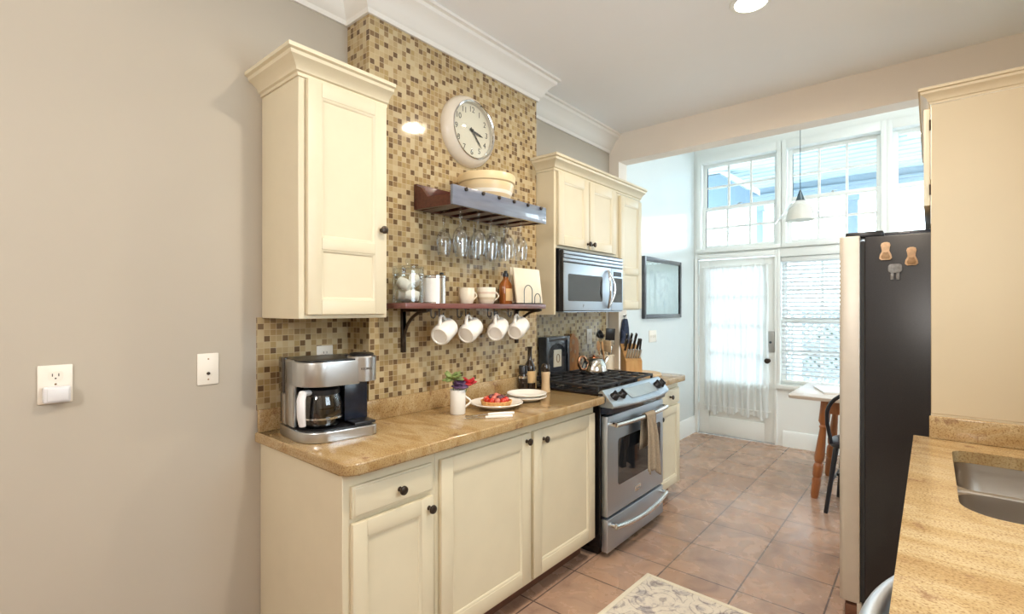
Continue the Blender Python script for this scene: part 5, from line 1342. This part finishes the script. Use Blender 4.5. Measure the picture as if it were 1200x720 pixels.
# ------------------------------------------------------------------ lights
def disk(name, loc, r, power, color, spread=170):
    l = bpy.data.lights.new(name, 'AREA'); l.shape = 'DISK'; l.size = r*2; l.energy = power; l.color = color; l.spread = R(spread)
    o = bpy.data.objects.new(name, l); COL.objects.link(o); o.location = loc; return o
WARM = (1, .86, .69)
disk('downlight_stove', (-.65, 2.52, CEIL-.012), .065, 16, WARM)
disk('downlight_coffee', (-.50, 1.20, CEIL-.012), .045, 17, WARM)
disk('added_breakfast_fill', (-.1, 3.99, FCEIL-.02), .11, 17, (1, .98, .95))  # unseen overhead fill, added to brighten the door and far wall
l = bpy.data.lights.new('added_rear_fill', 'POINT'); l.energy = 64; l.color = (1, .955, .90); l.shadow_soft_size = .14  # unseen point fill behind the camera, added to lift ceiling and cabinet sides
o = bpy.data.objects.new('added_rear_fill', l); COL.objects.link(o); o.location = (-.6, -1.3, 2.2)
def portal(x0, x1, z0, z1, y=FY+.16, sg=-1):
    l = bpy.data.lights.new('window_portal', 'AREA'); l.shape = 'RECTANGLE'; l.size = x1-x0; l.size_y = z1-z0; l.cycles.is_portal = True
    o = bpy.data.objects.new('window_portal', l); COL.objects.link(o); o.location = ((x0+x1)/2, y, (z0+z1)/2); o.rotation_euler = (R(90*sg), 0, 0)
for a, b in WT: portal(a, b, TZ0, TZ1)
l = bpy.data.lights.new('window_portal', 'AREA'); l.shape = 'RECTANGLE'; l.size = BW[1]-BW[0]; l.size_y = BW[3]-BW[2]; l.cycles.is_portal = True
o = bpy.data.objects.new('window_portal', l); COL.objects.link(o); o.location = (RX+.14, (BW[0]+BW[1])/2, (BW[2]+BW[3])/2); o.rotation_euler = (R(90), 0, R(90))
l = bpy.data.lights.new('window_portal', 'AREA'); l.shape = 'RECTANGLE'; l.size = RW[1]-RW[0]; l.size_y = RW[3]-RW[2]; l.cycles.is_portal = True
o = bpy.data.objects.new('window_portal', l); COL.objects.link(o); o.location = (2.62, (RW[0]+RW[1])/2, (RW[2]+RW[3])/2); o.rotation_euler = (R(90), 0, R(90))
portal(LW[0], LW[1], LW[2], LW[3]); portal(X0+.1, X1-.1, .6, 1.86)

w = bpy.data.worlds.new('World'); SC.world = w; w.use_nodes = True
nt = w.node_tree; nt.nodes.clear()
ow = nt.nodes.new('ShaderNodeOutputWorld'); bg = nt.nodes.new('ShaderNodeBackground')
bg.inputs[0].default_value = (.80, .92, 1.0, 1); bg.inputs[1].default_value = 7.4
nt.links.new(bg.outputs[0], ow.inputs[0])

# ------------------------------------------------------------------ camera and view
cam = bpy.data.cameras.new('camera'); co = bpy.data.objects.new('camera', cam); COL.objects.link(co)
co.location = (0, 0, 1.41); co.rotation_euler = (R(90), 0, R(40.15))
cam.sensor_width = 36; cam.lens = 582/1200*36; cam.shift_y = 2/1200; cam.clip_start = .02
SC.camera = co
vs = SC.view_settings
vs.view_transform = 'Standard'; vs.look = 'None'; vs.exposure = 0.42; vs.gamma = 1.0; vs.use_curve_mapping = False
SC.cycles.use_denoising = True
SC.cycles.max_bounces = 12; SC.cycles.diffuse_bounces = 6; SC.cycles.glossy_bounces = 4; SC.cycles.transparent_max_bounces = 24; SC.cycles.transmission_bounces = 6
SC.cycles.caustics_reflective = False; SC.cycles.caustics_refractive = False; SC.cycles.sample_clamp_indirect = 6
